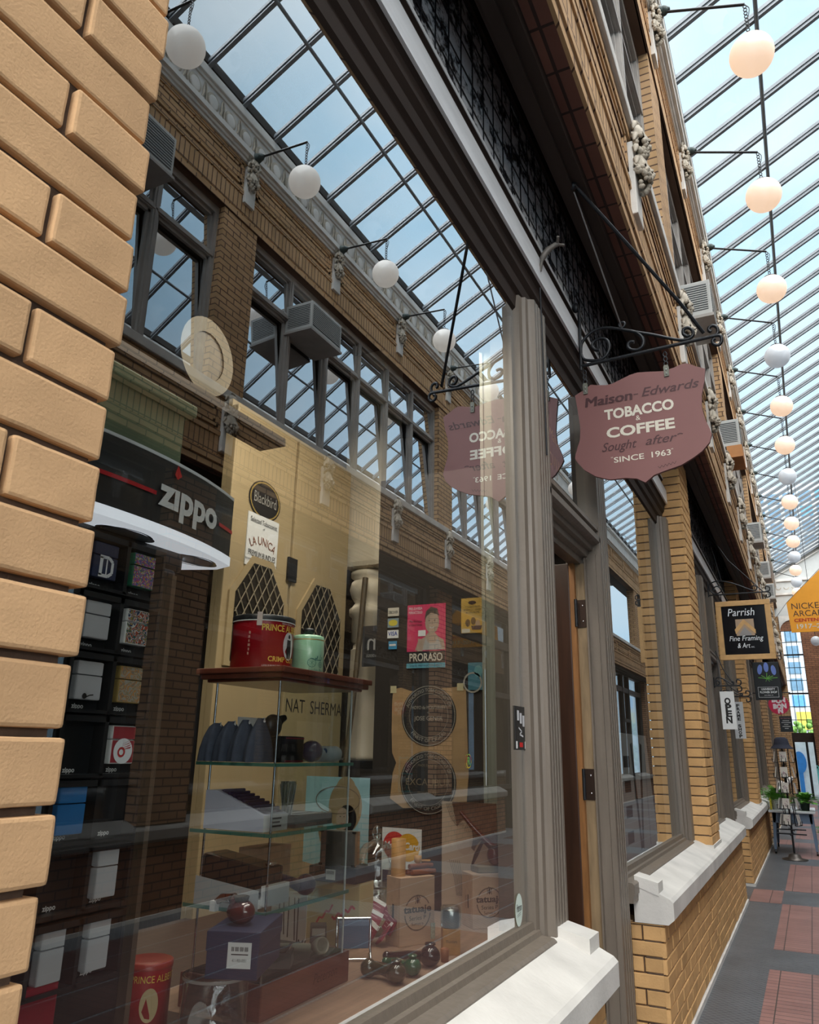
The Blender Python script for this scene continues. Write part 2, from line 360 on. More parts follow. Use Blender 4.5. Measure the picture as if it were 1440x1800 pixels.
# ------------------------------------------------------------------ upper facades
def garland_mesh():
    m=MB(); rnd=random.Random(3)
    m.box(-.005,-.085,-.42,.035,.085,.06,M_stone,.006)
    for t,(zt,h_) in enumerate(((.215,.20),(.005,.19))):
        n=28; rings=[]
        for q,(r,z) in enumerate(((.015,0),(.040,-.02),(.055,-.06),(.066,-.10),(.082,-.125),(.078,-.135))):
            for i in range(n):
                a=2*PI*i/n; rr=r*(1+(.05+.16*(q>=3))*math.cos(a*7)); rings.append((.052+rr*math.cos(a)*.75,rr*1.12*math.sin(a),zt+z+(.012*math.cos(a*7) if q>3 else 0)))
        m.add(rings,[(q*n+i,q*n+(i+1)%n,(q+1)*n+(i+1)%n,(q+1)*n+i) for q in range(5) for i in range(n)],M_terra,True)
        for k in range(46):
            u=rnd.random(); zz=zt-.125-.115*u; w=.072*(1-u)**.6+.012; a=rnd.uniform(-PI*.6,PI*.6)
            m.sph((.055+w*.75*math.cos(a),w*math.sin(a),zz),rnd.uniform(.0125,.018),M_terra,7,5)
    for s_ in (-1,1):
        for k in range(4): m.tube([(.03,s_*.05,.20-.08*k),(.05,s_*.085,.17-.08*k),(.045,s_*.095,.13-.08*k)],[.008,.02,.006],M_terra,6)
    m.tube([(.05,-.02,.235),(.07,0,.21),(.05,.02,.235)],.014,M_terra,6)
    return m
GAR=None
def upper(side):
    X=(lambda u:u) if side=='left' else (lambda u:AW-u)
    w=MB()
    def b(u0,u1,y0,y1,z0,z1,mt,bv=0): w.box(X(u0),y0,z0,X(u1),y1,z1,mt,bv)
    ye=Y1
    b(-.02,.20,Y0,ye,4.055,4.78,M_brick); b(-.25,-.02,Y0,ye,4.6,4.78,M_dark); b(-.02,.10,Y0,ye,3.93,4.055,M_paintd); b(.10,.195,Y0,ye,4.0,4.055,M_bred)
    b(.0,.05,Y0,ye,3.905,3.93,M_paintd)
    b(.195,.212,Y0,ye,4.0,4.075,M_brick); b(.19,.222,Y0,ye,4.075,4.145,M_brick); b(.19,.206,Y0,ye,4.16,4.36,M_bsold); b(.19,.216,Y0,ye,4.36,4.41,M_brick)
    b(.0,.225,Y0,ye,4.70,4.78,M_brick); b(-.1,.25,Y0,ye,4.78,4.875,M_stone,.01)
    b(.02,.20,Y0,ye,6.93,7.69,M_brick); b(.19,.215,Y0,ye,6.93,6.99,M_brick); b(.19,.206,Y0,ye,7.03,7.24,M_bsold); b(.19,.215,Y0,ye,7.26,7.31,M_brick)
    b(-.3,.04,Y0,ye,6.93,8.3,M_dark)
    for k in range(-5,18):                       # recessed panels framed by raised brick courses
        y=5.61+1.85*k+.13; y2=y+1.59
        if y2>ye: break
        for z0,z1 in ((4.44,4.69),(7.36,7.64)):
            for q,(du,e) in enumerate(((.216,0),(.208,.045))):
                b(.19,du,y+e,y2-e,z1-.028-e,z1-e,M_brick); b(.19,du,y+e,y2-e,z0+e,z0+.028+e,M_brick)
                b(.19,du,y+e,y+.03+e,z0+e,z1-e,M_brick); b(.19,du,y2-.03-e,y2-e,z0+e,z1-e,M_brick)
    for y in UP: b(-.05,.20,y,y+.56,4.875,6.93,M_brick)
    o=struct(w,'wall_'+side)
    c=MB(); w=c
    b(.15,.225,Y0,ye,7.69,7.725,M_stone); b(.15,.25,Y0,ye,7.725,7.79,M_stone,.012); b(.15,.285,Y0,ye,7.765,7.83,M_stone)
    b(.05,.235,Y0,ye,7.83,8.12,M_stone); b(.05,.255,Y0,ye,8.12,8.16,M_stone); b(.05,.285,Y0,ye,8.16,8.27,M_stone,.012)
    y=-4.8; k=0
    while y<(27 if side=='left' else 18):        # egg and leaf frieze
        c.sph((X(.235),y,7.965),(.016,.098,.108),M_terra,14,8); c.sph((X(.243),y,7.955),(.014,.075,.085),M_stone,14,8)
        for s_ in (-1,1):
            c.tube([(X(.24),y+s_*.10,7.85),(X(.252),y+s_*.125,7.93),(X(.25),y+s_*.118,8.0),(X(.244),y+s_*.135,8.09)],[.012,.014,.011,.006],M_terra,6)
        y+=.285
    struct(c,'cornice',o)
    return o,X
wl,XL=upper('left'); wr,XR=upper('right')
gm=garland_mesh(); G0=None
for side,par,X in (('left',wl,XL),('right',wr,XR)):
    for k in range(-2,12 if side=='left' else 7):
        for zz in (4.62,7.58):
            y=5.61+1.85*k+(0 if zz>5 or True else 0)
            if G0 is None: G0=o=gm.build('garland',par)
            else: o=G0.copy(); COL.objects.link(o); o.parent=par
            o.location=(X(.205),y,zz); o.rotation_euler=(0,0,0 if side=='left' else PI)
# second floor windows, one per bay
wn=0
def upwin(side,X,k):
    global wn
    wn+=1; y0=UP[k]+.56; y1=UP[k+1]; n=6; st=(y1-y0)/n
    f=MB(); u0,u1=.03,.095
    def b(u0,u1,y0,y1,z0,z1,mt=M_wframe,bv=0): f.box(X(u0),y0,z0,X(u1),y1,z1,mt,bv)
    b(u0,.12,y0,y1,6.84,6.93); b(u0,.12,y0,y1,4.875,4.95); b(u0,.11,y0,y1,6.29,6.37); b(u0,.125,y0,y1,6.305,6.33)
    for i in range(n+1):
        y=y0+st*i; h=.05 if i in (0,n) else .038
        b(u0,.115,max(y0,y-h),min(y1,y+h),4.9,6.9); b(u0,.125,max(y0,y-.015),min(y1,y+.015),4.9,6.9)
    for i in range(n):
        a,c=y0+st*i+.04,y0+st*(i+1)-.04
        for z0,z1 in ((4.95,6.29),(6.37,6.84)):
            b(.05,.085,a,a+.035,z0,z1); b(.05,.085,c-.035,c,z0,z1); b(.05,.085,a,c,z0,z0+.035); b(.05,.085,a,c,z1-.035,z1)
    o=struct(f,'window_%d'%(wn+4))
    g=MB()
    for z0,z1 in ((4.93,6.31),(6.35,6.86)): tl=(z1-z0)*.055; g.add([(X(.088),y0,z0),(X(.088),y1,z0),(X(.088-tl),y1,z1),(X(.088-tl),y0,z1)],[(0,1,2,3)],M_glass2)
    g.build('glass',o)
    d=MB(); d.box(X(-.12),y0-.3,4.8,X(-.16),y1+.3,7,M_dark)
    r=random.Random(k)
    for i in range(n):
        if r.random()<.45: d.box(X(-.02),y0+st*i+.1,5.0,X(-.03),y0+st*i+.1+st*r.uniform(.3,.6),6.8,mat('curtain',(.45,.43,.40),.9))
    d.build('room_behind',o)
for side,X,ks in (('left',XL,(1,2,3,4)),('right',XR,(1,2,3))):
    for k in ks: upwin(side,X,k)
# roofs over the shops, shop ceilings and rooms
m=MB()
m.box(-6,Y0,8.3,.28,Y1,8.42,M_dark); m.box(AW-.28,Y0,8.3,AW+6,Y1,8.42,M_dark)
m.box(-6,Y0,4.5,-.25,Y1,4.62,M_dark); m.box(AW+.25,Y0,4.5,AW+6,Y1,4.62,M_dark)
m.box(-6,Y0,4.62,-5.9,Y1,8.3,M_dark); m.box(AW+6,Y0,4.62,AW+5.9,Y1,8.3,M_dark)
struct(m,'ceiling_shops')
# ------------------------------------------------------------------ glazed roof
rise=.56; zr=lambda x:8.27+rise*(min(x,AW-x)-.2)
m=MB()
ysr=[5.32+.585*k for k in range(-17,48)]
for y in ysr:
    for s_ in (0,1):
        X=(lambda u:u) if s_==0 else (lambda u:AW-u)
        a,b_=.16,AW/2
        for (hw,t0,t1) in ((.028,0,.045),(.014,-.04,.02),(.024,-.05,-.034)):
            vs=[]
            for x in (a,b_):
                z=zr(x); vs+=[(X(x),y-hw,z+t0),(X(x),y+hw,z+t0),(X(x),y+hw,z+t1),(X(x),y-hw,z+t1)]
            m.add(vs,[(0,1,5,4),(1,2,6,5),(2,3,7,6),(3,0,4,7),(0,3,2,1),(4,5,6,7)],M_steel)
for x in (1.12,AW-1.12):
    m.cyl((x,Y0,zr(x)-.06),(x,Y1,zr(x)-.06),.022,.022,M_steel,8)
m.box(AW/2-.05,Y0,zr(2)-.08,AW/2+.05,Y1,zr(2)+.05,M_steel); m.box(.1,Y0,8.25,.24,Y1,8.33,M_steel); m.box(AW-.24,Y0,8.25,AW-.1,Y1,8.33,M_steel)
roof=struct(m,'ceiling')
m=MB()
for s_ in (0,1):
    X=(lambda u:u) if s_==0 else (lambda u:AW-u)
    m.add([(X(.1),Y0,zr(.1)+.05),(X(2),Y0,zr(2)+.05),(X(2),Y1,zr(2)+.05),(X(.1),Y1,zr(.1)+.05)],[(0,1,2,3)],M_roofg)
struct(m,'skylight_panes',roof)
# ------------------------------------------------------------------ lower piers and bases
def pier(X,y0,y1,u,side,real,name='brick_pier',zb=.745):
    m=MB(); s_=1 if side=='left' else -1
    if real:
        mt=M_near if u>.05 else M_ochre
        m.bricks((X(u),y0,0),(0,1,0),(s_,0,0),y1-y0,zb if u<.05 else 0,3.99,mt,M_mort,first=.09 if u<.05 else None, bl=.20 if u<.05 else .22)
        if u<.05:
            m.bricks((X(u)-.30,y0,0),(1,0,0),(0,-1,0),.295,zb,3.99,mt,M_mort,first=.30,bl=.30,back=.08)
            m.box(X(u)-.02,y0+.05,zb,X(-.3),y1,3.99,M_brick)
        else: m.box(X(u)-.09,y0,0,X(-.35),y1-.02,3.99,M_brick)
    else: m.box(X(u),y0,zb,X(-.35),y1,3.99,M_brick if side=='left' else M_brick_shade)
    return struct(m,name)
def near_pier():
    # bricks laid so that a half brick ends every other course at the corner by the shop window
    m=MB(); u=.085; y1=.55; z=0; ci=0; rnd=random.Random(5)
    while z<3.99:
        y=y1; L=.11 if ci%2 else .22
        while y>-.9:
            a=y-L; j=.0085; e0=.004
            c0=z+j/2; c1=min(z+.07,3.99)-j/2; pr=rnd.uniform(-.0025,.0025); ye=y-(j/2 if y<y1 else -pr*1.5)
            bm=bmesh.new(); bmesh.ops.create_cube(bm,size=1)
            x0,x1=u-.07,u+pr
            for v in bm.verts: v.co=Vector(((x0+x1)/2+v.co.x*(x1-x0),(a+j/2+ye)/2+v.co.y*(ye-a-j/2),(c0+c1)/2+v.co.z*(c1-c0)))
            bmesh.ops.bevel(bm,geom=list(bm.edges),offset=.004,segments=2,profile=.6,affect='EDGES')
            if y>-.1:
                bmesh.ops.subdivide_edges(bm,edges=[e for e in bm.edges if e.calc_length()>.03],cuts=6,use_grid_fill=True)
                for v in bm.verts:
                    q=v.co*38; v.co+=Vector((noise.noise(q),noise.noise(q+Vector((7,3,1))),noise.noise(q+Vector((1,9,4)))))*.0006
            bm.verts.index_update(); m.add([v.co.copy() for v in bm.verts],[[v.index for v in f.verts] for f in bm.faces],M_near); bm.free()
            y=a; L=.22
        z+=.07; ci+=1
    m.box(u-.011,-.9,0,-.35,y1-.011,3.99,M_mort)
    return struct(m,'brick_pier')
near_pier()
for y0,y1,u in LP_L[1:]: pier(XL,y0,y1,u,'left',y0<14)
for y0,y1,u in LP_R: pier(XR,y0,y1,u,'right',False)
def sill_prof(s_,X,m,y0,y1,endlug=()):
    pr=[(-.14,.60),(-.14,.785),(-.10,.775),(.035,.715),(.05,.70),(.05,.625),(.02,.60)]
    m.extr([(X(a),b) for a,b in pr],(0,y0,0),X_,Z_,(0,y1-y0,0),M_stone if s_>0 else M_stone_dim)
    for e in endlug:
        a,b=(y0-.004,y0+.13) if e=='lo' else (y1-.13,y1+.004)
        m.extr([(X(p[0]),p[1]) for p in ((-.13,.765),(-.13,.812),(-.015,.785),(-.015,.725))],(0,a,0),X_,Z_,(0,b-a,0),M_stone)
def base(X,side,y0,y1,real,lugs=(),drop=0):
    m=MB(); s_=1 if side=='left' else -1
    if real:
        m.bricks((X(0),y0,0),(0,1,0),(s_,0,0),y1-y0,.03,.60,M_ochre,M_mort,bl=.21)
        if side=='left': m.bricks((X(0)-.16,y0,0),(1,0,0),(0,-1,0),.156,.03,.60,M_ochre,M_mort,first=.05,bl=.2,back=.08)
        m.box(X(-.005),y0+.03,0,X(-.3),y1-.01,.6,M_brick)
    else: m.box(X(0),y0,0,X(-.3),y1,.6,M_brick if side=='left' else M_bbrown)  # opposite base takes the brown brick, shade put into its colour
    m.box(X(.012),y0,0,X(-.1),y1,.03,M_stone)
    o=struct(m,'wall_base_'+side)
    c=MB(); sill_prof(s_,X,c,y0-.01,y1+.01,lugs); struct(c,'stone_sill',o)
base(XL,'left',.2,3.03,True,('hi',)); base(XL,'left',4.30,9.12,True,('lo',)); base(XL,'left',10.2,15.1,True,('lo',))
base(XL,'left',16.3,21.2,False); base(XL,'left',22.4,27.2,False); base(XL,'left',28.4,33,False)
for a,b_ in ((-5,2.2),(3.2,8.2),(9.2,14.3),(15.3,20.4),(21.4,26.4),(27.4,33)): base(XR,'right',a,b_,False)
for y0,y1,u in LP_L[1:3]:
    m=MB(); m.box(.008,y0-.012,.70,-.2,y1+.01,.752,M_stone); struct(m,'stone_pad')
# ------------------------------------------------------------------ shop fronts (timber)
XF=-.125; GX=-.2
BEAM=[(-.26,3.19),(-.205,3.19),(-.205,3.225),(-.19,3.24),(-.185,3.30),(-.17,3.315),(-.165,3.36),(-.148,3.385),(-.143,3.43),(-.125,3.45),(-.118,3.57),(-.15,3.60),(-.15,3.655),(-.138,3.665),(-.138,3.685),(-.18,3.69),(-.26,3.70)]
def post_prof(y0,y1,left=True,right=True):
    w=y1-y0; xs=[]
    p=[(-.30,y0)]
    if left: p+=[(-.205,y0),(-.205,y0+.02),(-.175,y0+.025),(-.17,y0+.05),(-.155,y0+.055),(-.15,y0+.075),(-.14,y0+.08)]
    else: p+=[(XF,y0)]
    n=4; a=p[-1][1]+.01; b_=(y1-.085) if right else y1-.02
    for i in range(n):
        t0=a+(b_-a)*i/n; t1=a+(b_-a)*(i+.7)/n; p+=[(XF,t0),(XF,t1),(XF-.006,t1+.003),(XF-.006,a+(b_-a)*(i+1)/n-.003)]
    if right: p+=[(XF,b_),(-.14,y1-.08),(-.15,y1-.075),(-.155,y1-.055),(-.17,y1-.05),(-.175,y1-.025),(-.205,y1-.02),(-.205,y1)]
    else: p+=[(XF,b_),(XF,y1)]
    p+=[(-.30,y1)]
    return p
def sillwood(m,y0,y1):
    pr=[(-.26,.70),(-.26,.815),(-.205,.815),(-.2,.835),(-.185,.835),(-.18,.812),(-.165,.81),(-.16,.795),(-.118,.79),(-.108,.782),(-.108,.735),(-.115,.73),(-.115,.70)]
    m.extr(pr,(0,y0,0),X_,Z_,(0,y1-y0,0),M_paint)
def post(m,y0,y1,z0,z1,l=True,r=True): m.extr(post_prof(y0,y1,l,r),(0,0,z0),X_,Y_,(0,0,z1-z0),M_paint)
def lead(m,y0,y1,st=.118,x=-.185,z0=3.775,z1=4.05):
    y=y0
    while y<y1: m.cyl((x,y,z0),(x,y,z1+.45),.003,.003,M_iron,6); y+=st
    z=z0+.105
    while z<z1+.45: m.cyl((x,y0,z),(x,y1,z),.0028,.0028,M_iron,6); z+=st
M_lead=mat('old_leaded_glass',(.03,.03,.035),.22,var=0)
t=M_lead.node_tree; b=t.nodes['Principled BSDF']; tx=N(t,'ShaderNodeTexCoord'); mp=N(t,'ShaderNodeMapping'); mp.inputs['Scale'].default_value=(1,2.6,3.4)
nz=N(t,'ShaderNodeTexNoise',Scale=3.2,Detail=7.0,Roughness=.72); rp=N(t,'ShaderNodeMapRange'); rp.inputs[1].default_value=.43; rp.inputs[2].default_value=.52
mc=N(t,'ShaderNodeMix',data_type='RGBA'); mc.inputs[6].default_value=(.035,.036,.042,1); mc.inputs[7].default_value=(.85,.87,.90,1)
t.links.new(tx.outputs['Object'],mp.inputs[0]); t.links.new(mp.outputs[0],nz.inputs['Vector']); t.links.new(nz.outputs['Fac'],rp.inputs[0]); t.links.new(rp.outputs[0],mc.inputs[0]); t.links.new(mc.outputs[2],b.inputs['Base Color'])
def front(y0,y1,n,pieces,near=True):
    """pieces: ('win',a,b) ('post',a,b,l,r) ('door',a,b)"""
    f=MB(); f.extr(BEAM,(0,y0,0),X_,Z_,(0,y1-y0,0),M_paintd); f.box(-.16,y0,3.445,-.117,y1,3.565,M_strip); f.box(-.15,y0,3.668,-.136,y1,3.688,M_strip)
    f.box(-.30,y0,4.30,-.15,y1,4.5,M_paintd)
    for p in pieces:
        if p[0]=='post': post(f,p[1],p[2],.76 if p[3] else .0,3.3,p[3],p[4])
        if p[0]=='win': sillwood(f,p[1],p[2])
    o=struct(f,'window_%d'%n)
    g=MB()
    for p in pieces:
        if p[0]=='win': g.add([(GX,p[1]-.03,.80),(GX,p[2]+.03,.80),(GX,p[2]+.03,3.22),(GX,p[1]-.03,3.22)],[(0,1,2,3)],M_glass)
    struct(g,'glass',o)
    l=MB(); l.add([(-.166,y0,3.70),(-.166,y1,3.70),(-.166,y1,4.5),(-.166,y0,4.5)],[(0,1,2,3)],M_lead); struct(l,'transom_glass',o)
    l=MB(); lead(l,y0+.05,y1,x=-.162,z0=3.70)
    for yy in (2.62,):
        if y0<yy<y1: l.box(-.2,yy-.02,3.77,-.17,yy+.02,4.4,M_paintd)
    struct(l,'lead_grid',o)
    d=MB(); d.box(-.55,y0,3.5,-.6,y1,4.5,M_dark); struct(d,'transom_backing',o)
    return o
win1=front(.45,6.62,1,[('win',.5,2.84),('post',2.80,3.05,True,False),('post',3.92,4.20,False,True),('win',4.17,6.42),('post',6.40,6.62,True,False)])
win2=front(7.10,12.68,2,[('post',7.13,7.33,False,True),('win',7.3,8.85),('post',8.82,9.10,True,False),('post',9.9,10.2,False,True),('win',10.18,12.4),('post',12.4,12.66,True,False)])
win3=front(13.18,18.7,3,[('post',13.2,13.4,False,True),('win',13.38,15.1),('post',15.08,15.3,True,False),('post',16.1,16.4,False,True),('win',16.38,18.5),('post',18.5,18.7,True,False)])
win4=front(19.25,24.75,4,[('post',19.25,19.5,False,True),('win',19.4,21.2),('post',21.1,21.4,True,False),('post',22.2,22.5,False,True),('win',22.4,24.6),('post',24.5,24.75,True,False)])
# door bays
def doorbay(n,a,b,open_leaf):
    f=MB()
    tb=[(-.28,2.33),(-.22,2.33),(-.215,2.36),(-.19,2.37),(-.185,2.40),(-.165,2.405),(-.16,2.43),(-.14,2.435),(-.125,2.445),(-.125,2.475),(-.15,2.48),(-.15,2.50),(-.13,2.505),(-.13,2.525),(-.20,2.535),(-.28,2.535)]
    f.extr(tb,(0,a-.02,0),X_,Z_,(0,b-a+.04,0),M_paint)
    f.box(-.30,b-.03,0,-.205,b+.02,2.36,M_paint); f.box(-.205,b-.015,0,-.15,b+.02,2.38,M_paint); f.box(-.202,b-.05,0,-.195,b,2.36,M_paint)
    f.box(-.6,a-.03,-.0,-.1,b,.02,M_stone)
    f.box(-.30,a-.03,0,-.2,a+.01,2.36,M_paint)
    o=struct(f,'door_%d'%n)
    g=MB(); g.add([(-.19,a,2.5),(-.19,b,2.5),(-.19,b,3.3),(-.19,a,3.3)],[(0,1,2,3)],M_glass); struct(g,'transom_pane',o)
    if open_leaf:
        l=MB(); l.box(-1.12,b-.075,.03,-.277,b-.03,2.33,mat('door_walnut',(.04,.016,.008),.4,var=.35,vscale=4,streak=(9,9,.7)),.004)
        l.box(-.279,b-.07,.03,-.251,b-.034,2.33,mat('door_edge_oak',(.25,.11,.035),.5,var=.25,streak=(8,8,1))); struct(l,'door_leaf',o)
        l=MB(); l.box(-.251,b-.04,.03,-.203,b-.031,2.33,mat('worn_door_edge',(.24,.165,.09),.6,var=.3,vscale=6,streak=(6,6,1)))
        struct(l,'worn_jamb_strip',o)
        l=MB()
        for z in (1.18,2.0,.3): 
            l.box(-.265,b-.046,z,-.205,b-.038,z+.14,mat('hinge_bronze',(.05,.03,.022),.4,.6)); l.cyl((-.248,b-.072,z),(-.248,b-.072,z+.14),.008,.008,M_iron,8)
            for q in (.03,.11): l.sph((-.22,b-.047,z+q),.005,M_chrome,8,6)
        struct(l,'hinge',o)
    else:
        l=MB(); l.box(-.26,a,.03,-.21,b,.9,M_paint); l.add([(-.23,a,.9),(-.23,b,.9),(-.23,b,2.33),(-.23,a,2.33)],[(0,1,2,3)],M_glass); struct(l,'door_leaf',o)
doorbay(1,3.05,3.92,True); doorbay(2,9.10,9.9,False); doorbay(3,15.3,16.1,False); doorbay(4,21.4,22.2,False)
# opposite shop fronts, dark glazing between the piers
M_shopg=glassmat('opposite_shop_glass',.16,tint=(.5,.5,.5))
M_oppd=mat('opposite_timber',(.045,.04,.036),.5,var=.15)
for i in range(len(LP_R)-1):
    a=LP_R[i][1]; b_=LP_R[i+1][0]
    if a<-1: continue
    f=MB(); mid=a+2.95
    f.box(AW+.15,a,3.35,AW+.3,b_,3.5,M_oppd); f.box(AW+.15,a,3.9,AW+.3,b_,4.0,M_oppd); f.box(AW+.14,a,.72,AW+.26,b_,.80,M_oppd)
    for y in (a,mid-.65,mid+.3,b_-.12): f.box(AW+.14,y,0,AW+.3,y+.12,3.9,M_oppd)
    f.box(AW+.14,mid-.6,2.4,AW+.28,mid+.35,2.5,M_oppd)
    o=struct(f,'window_%d'%(20+i))
    g=MB(); g.add([(AW+.2,a,.7),(AW+.2,b_,.7),(AW+.2,b_,3.95),(AW+.2,a,3.95)],[(0,1,2,3)],M_shopg); struct(g,'glass',o)
    d=MB(); d.box(AW+1.6,a-.2,0,AW+1.65,b_+.2,4.4,M_dark); d.box(AW+.3,a,.6,AW+1.2,b_,.7,mat('opp_counter',(.16,.12,.09),.6)); struct(d,'room_behind',o)
# ------------------------------------------------------------------ shop interior
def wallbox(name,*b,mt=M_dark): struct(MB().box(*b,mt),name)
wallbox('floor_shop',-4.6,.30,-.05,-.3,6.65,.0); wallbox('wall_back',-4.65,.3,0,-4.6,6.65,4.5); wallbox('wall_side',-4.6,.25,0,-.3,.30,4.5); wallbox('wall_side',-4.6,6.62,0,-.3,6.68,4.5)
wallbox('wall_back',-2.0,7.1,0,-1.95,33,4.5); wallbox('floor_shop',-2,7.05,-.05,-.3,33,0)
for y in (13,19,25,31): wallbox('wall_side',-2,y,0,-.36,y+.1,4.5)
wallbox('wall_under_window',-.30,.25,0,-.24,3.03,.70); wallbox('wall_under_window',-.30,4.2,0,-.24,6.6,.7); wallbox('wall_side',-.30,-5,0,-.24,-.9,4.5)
wallbox('display_ledge',-1.3,4.2,.62,-.26,6.6,.68,mt=M_deck)
m=MB(); m.box(-.80,1.60,.76,-.262,3.0,.80,M_deck); struct(m,'display_deck'); m=MB(); m.box(-1.35,1.60,.76,-.80,3.0,.80,mat('shaded_deck_wood',(.06,.038,.028),.5,var=.2,vscale=5,streak=(9,.8,1))); struct(m,'display_deck'); m=MB(); m.box(-1.35,.32,.76,-.262,1.60,.80,mat('shaded_deck_wood',(.06,.038,.028),.5,var=.2,vscale=5,streak=(9,.8,1))); struct(m,'display_deck')  # left and back of the deck darkened in colour in place of shade
m=MB(); m.box(-.93,3.0,0,-.40,3.03,2.6,M_dark); m.box(-.40,2.93,.80,-.262,3.03,3.2,M_jamb); m.box(-.40,2.925,.80,-.385,2.94,3.2,M_jamb); m.box(-.31,2.90,.8,-.262,2.94,3.2,M_jamb)
struct(m,'wall_partition')
E3=dict(ux=(1,0,0),uy=(0,0,1))
FX=((0,1,0),(0,0,1))   # writing on a face that looks to +x
FY=((1,0,0),(0,0,1))   # writing on a face that looks to -y
# cream cupboard behind the window with lattice lights
def arch(y,z0,z1,w): c=w*.32; h=w*.42; return [(y-w/2,z0),(y+w/2,z0),(y+w/2,z1-h),(y+w/2-c,z1),(y-w/2+c,z1),(y-w/2,z1-h)]
t=thing('cupboard','cream painted cupboard with two arched lattice lights behind the display','cupboard',(-1.42,2.86,0))
m=at(t); m.box(-1.37,2.40,0,-1.35,3.36,2.85,M_cream); m.build('carcass',t)
for ya,yb,yc in ((2.40,2.85,2.64),(2.87,3.36,3.125)):
    m=at(t); m.box(-1.35,ya,.1,-1.315,yb,2.82,M_cream,.004)
    A=arch(yc,1.72,2.145,.34); B=arch(yc,1.70,2.175,.41)
    m.extr(B,(-1.317,0,0),Y_,Z_,(.012,0,0),M_cream); d=m.build('door',t)
    g=at(t); g.poly(A,(-1.304,0,0),Y_,Z_,mat('lattice_dark',(.02,.018,.015),.3)); g.build('light_opening',d)
    g=at(t)
    for k in range(-12,13):
        for s_ in (1,-1):
            pts=[]
            for q in range(60):
                z=1.73+.415*q/59; y=yc+k*.055+s_*(z-1.75)*.62
                inw = .17 if z<2.002 else .17-(z-2.002)*.76
                if abs(y-yc)<inw: pts.append((-1.299,y,z))
            if len(pts)>1: g.tube([pts[0],pts[-1]],.0028,mat('lattice_wire',(.30,.25,.17),.5),4)
    g.build('lattice',d)
m=at(t)
for z in (2.18,): m.box(-1.312,2.825,z-.06,-1.303,2.895,z+.05,M_iron)
m.build('hinge',t)
m=at(t)  # oval plate
m.disc(2.63,2.44,.115,.09,(-1.312,0,0),*FX,M_ink); m.ring(2.63,2.44,.10,.108,(-1.311,0,0),*FX,M_gold,sq=.78); m.text('Blackbird',.05,(-1.310,2.63,2.42),*FX,mat('plate_grey',(.35,.33,.30)),w=.16)
tag(m.build('oval_plaque',loc=t.location),'dark oval plaque with pale lettering fixed high on the cream cupboard','plaque')
m=at(None,(-1.30,2.63,2.13)); m.box(-1.314,2.52,2.13,-1.309,2.74,2.365,M_white)
o_=(-1.308,2.63,0)
for s_,h,z,c in (('Selected Tobacconist',.022,2.325,M_ink),('of',.012,2.302,M_ink),('PREMIUM BUNDLES',.026,2.175,M_ink),('HANDMADE BY DOMINICAN CIGARMAKERS',.008,2.155,M_ink)): m.text(s_,h,(-1.307,2.63,z),*FX,c,w=.19 if h>.015 else None)
m.text('LA UNICA',.036,(-1.307,2.63,2.235),*FX,mat('poster_brown',(.22,.07,.03)),w=.17,arc=.16)
one(m,'poster','white cigar poster with arched brown title pinned to the cream cupboard','poster',(-1.30,2.63,2.15))
# ivory turned column
t=thing('turned_column','ivory turned wooden column beside the cream cupboard','column',(-1.30,3.58,1.34))
m=at(t); m.lathe([(0,0),(.105,0.0),(.105,.02),(.10,.03),(.10,.20),(.093,.46),(.092,.55)],M_ivory,t.location); m.build('shaft',t)
m=at(t); m.lathe([(.092,.55),(.082,.555),(.078,.585),(.092,.595),(.092,.72),(.108,.735),(.108,.765),(.095,.775),(.078,.80),(.098,.83),(.11,.87),(.10,.91),(.082,.925),(.105,.94),(.105,.965),(.085,.975),(.085,.985)],M_ivory,t.location); m.build('turned_neck',t)
m=at(t); m.box(-1.42,3.46,2.32,-1.18,3.70,3.6,M_ivory,.03); m.build('block_capital',t)
t=thing('counter','dark wooden counter under the ivory column','counter',(-1.5,3.9,0))
m=at(t); m.box(-1.8,3.44,0,-1.15,5.2,1.30,M_dark); m.build('body',t); m=at(t); m.box(-1.83,3.44,1.30,-1.12,5.23,1.34,M_black,.006); m.build('top',t)
m=at(None,(-1.1,3.2,.8)); m.tube([(-1.24,3.20,.81),(-1.245,3.35,1.6),(-1.25,3.44,2.25)],[.012,.013,.016],mat('cane_brown',(.10,.07,.035),.5,var=.4,vscale=40),8)
one(m,'walking_stick','knobbly brown walking stick leaning between cupboard and ivory column','stick',(-1.1,3.2,.8))
# oval framed plate and wooden tub on the dim upper shelf
m=at(None,(-1.0,1.83,2.55)); m.box(-1.06,.30,2.50,-.94,2.25,2.53,M_dark); m.ring(1.83,2.69,.085,.135,(-.985,0,0),*FX,mat('plate_buff',(.085,.07,.045),.7),sq=1.05); m.disc(1.83,2.69,.085,.09,(-.99,0,0),*FX,mat('plate_relief',(.05,.04,.025),.6,var=.5,vscale=30)); 
m.M=Matrix.Translation((1.0,-1.83,-2.55)); m.box(-1.03,1.78,2.53,-.992,1.88,2.62,M_dark)
one(m,'decorative_plate','round beige plate standing on a ledge, faint behind the reflected piers','plate',(-1.0,1.83,2.55))
t=thing('crate','green wooden crate on top of the lighter display','crate',(-.62,1.10,1.99))
m=at(t); m.box(-.72,.98,1.99,-.54,1.30,2.16,mat('green_crate',(.07,.10,.055),.7,var=.25)); m.build('body',t); m=at(t); m.box(-.74,.96,2.16,-.52,1.32,2.19,mat('green_crate',(0,0,0)),.004); m.build('lid',t)
m=at(None,(-.62,.92,1.955)); m.box(-.8,.60,1.940,-.46,1.30,1.99,M_dark); one(m,'shelf_board','dark board lying across the top of the lighter display','board',(-.62,.92,1.955))
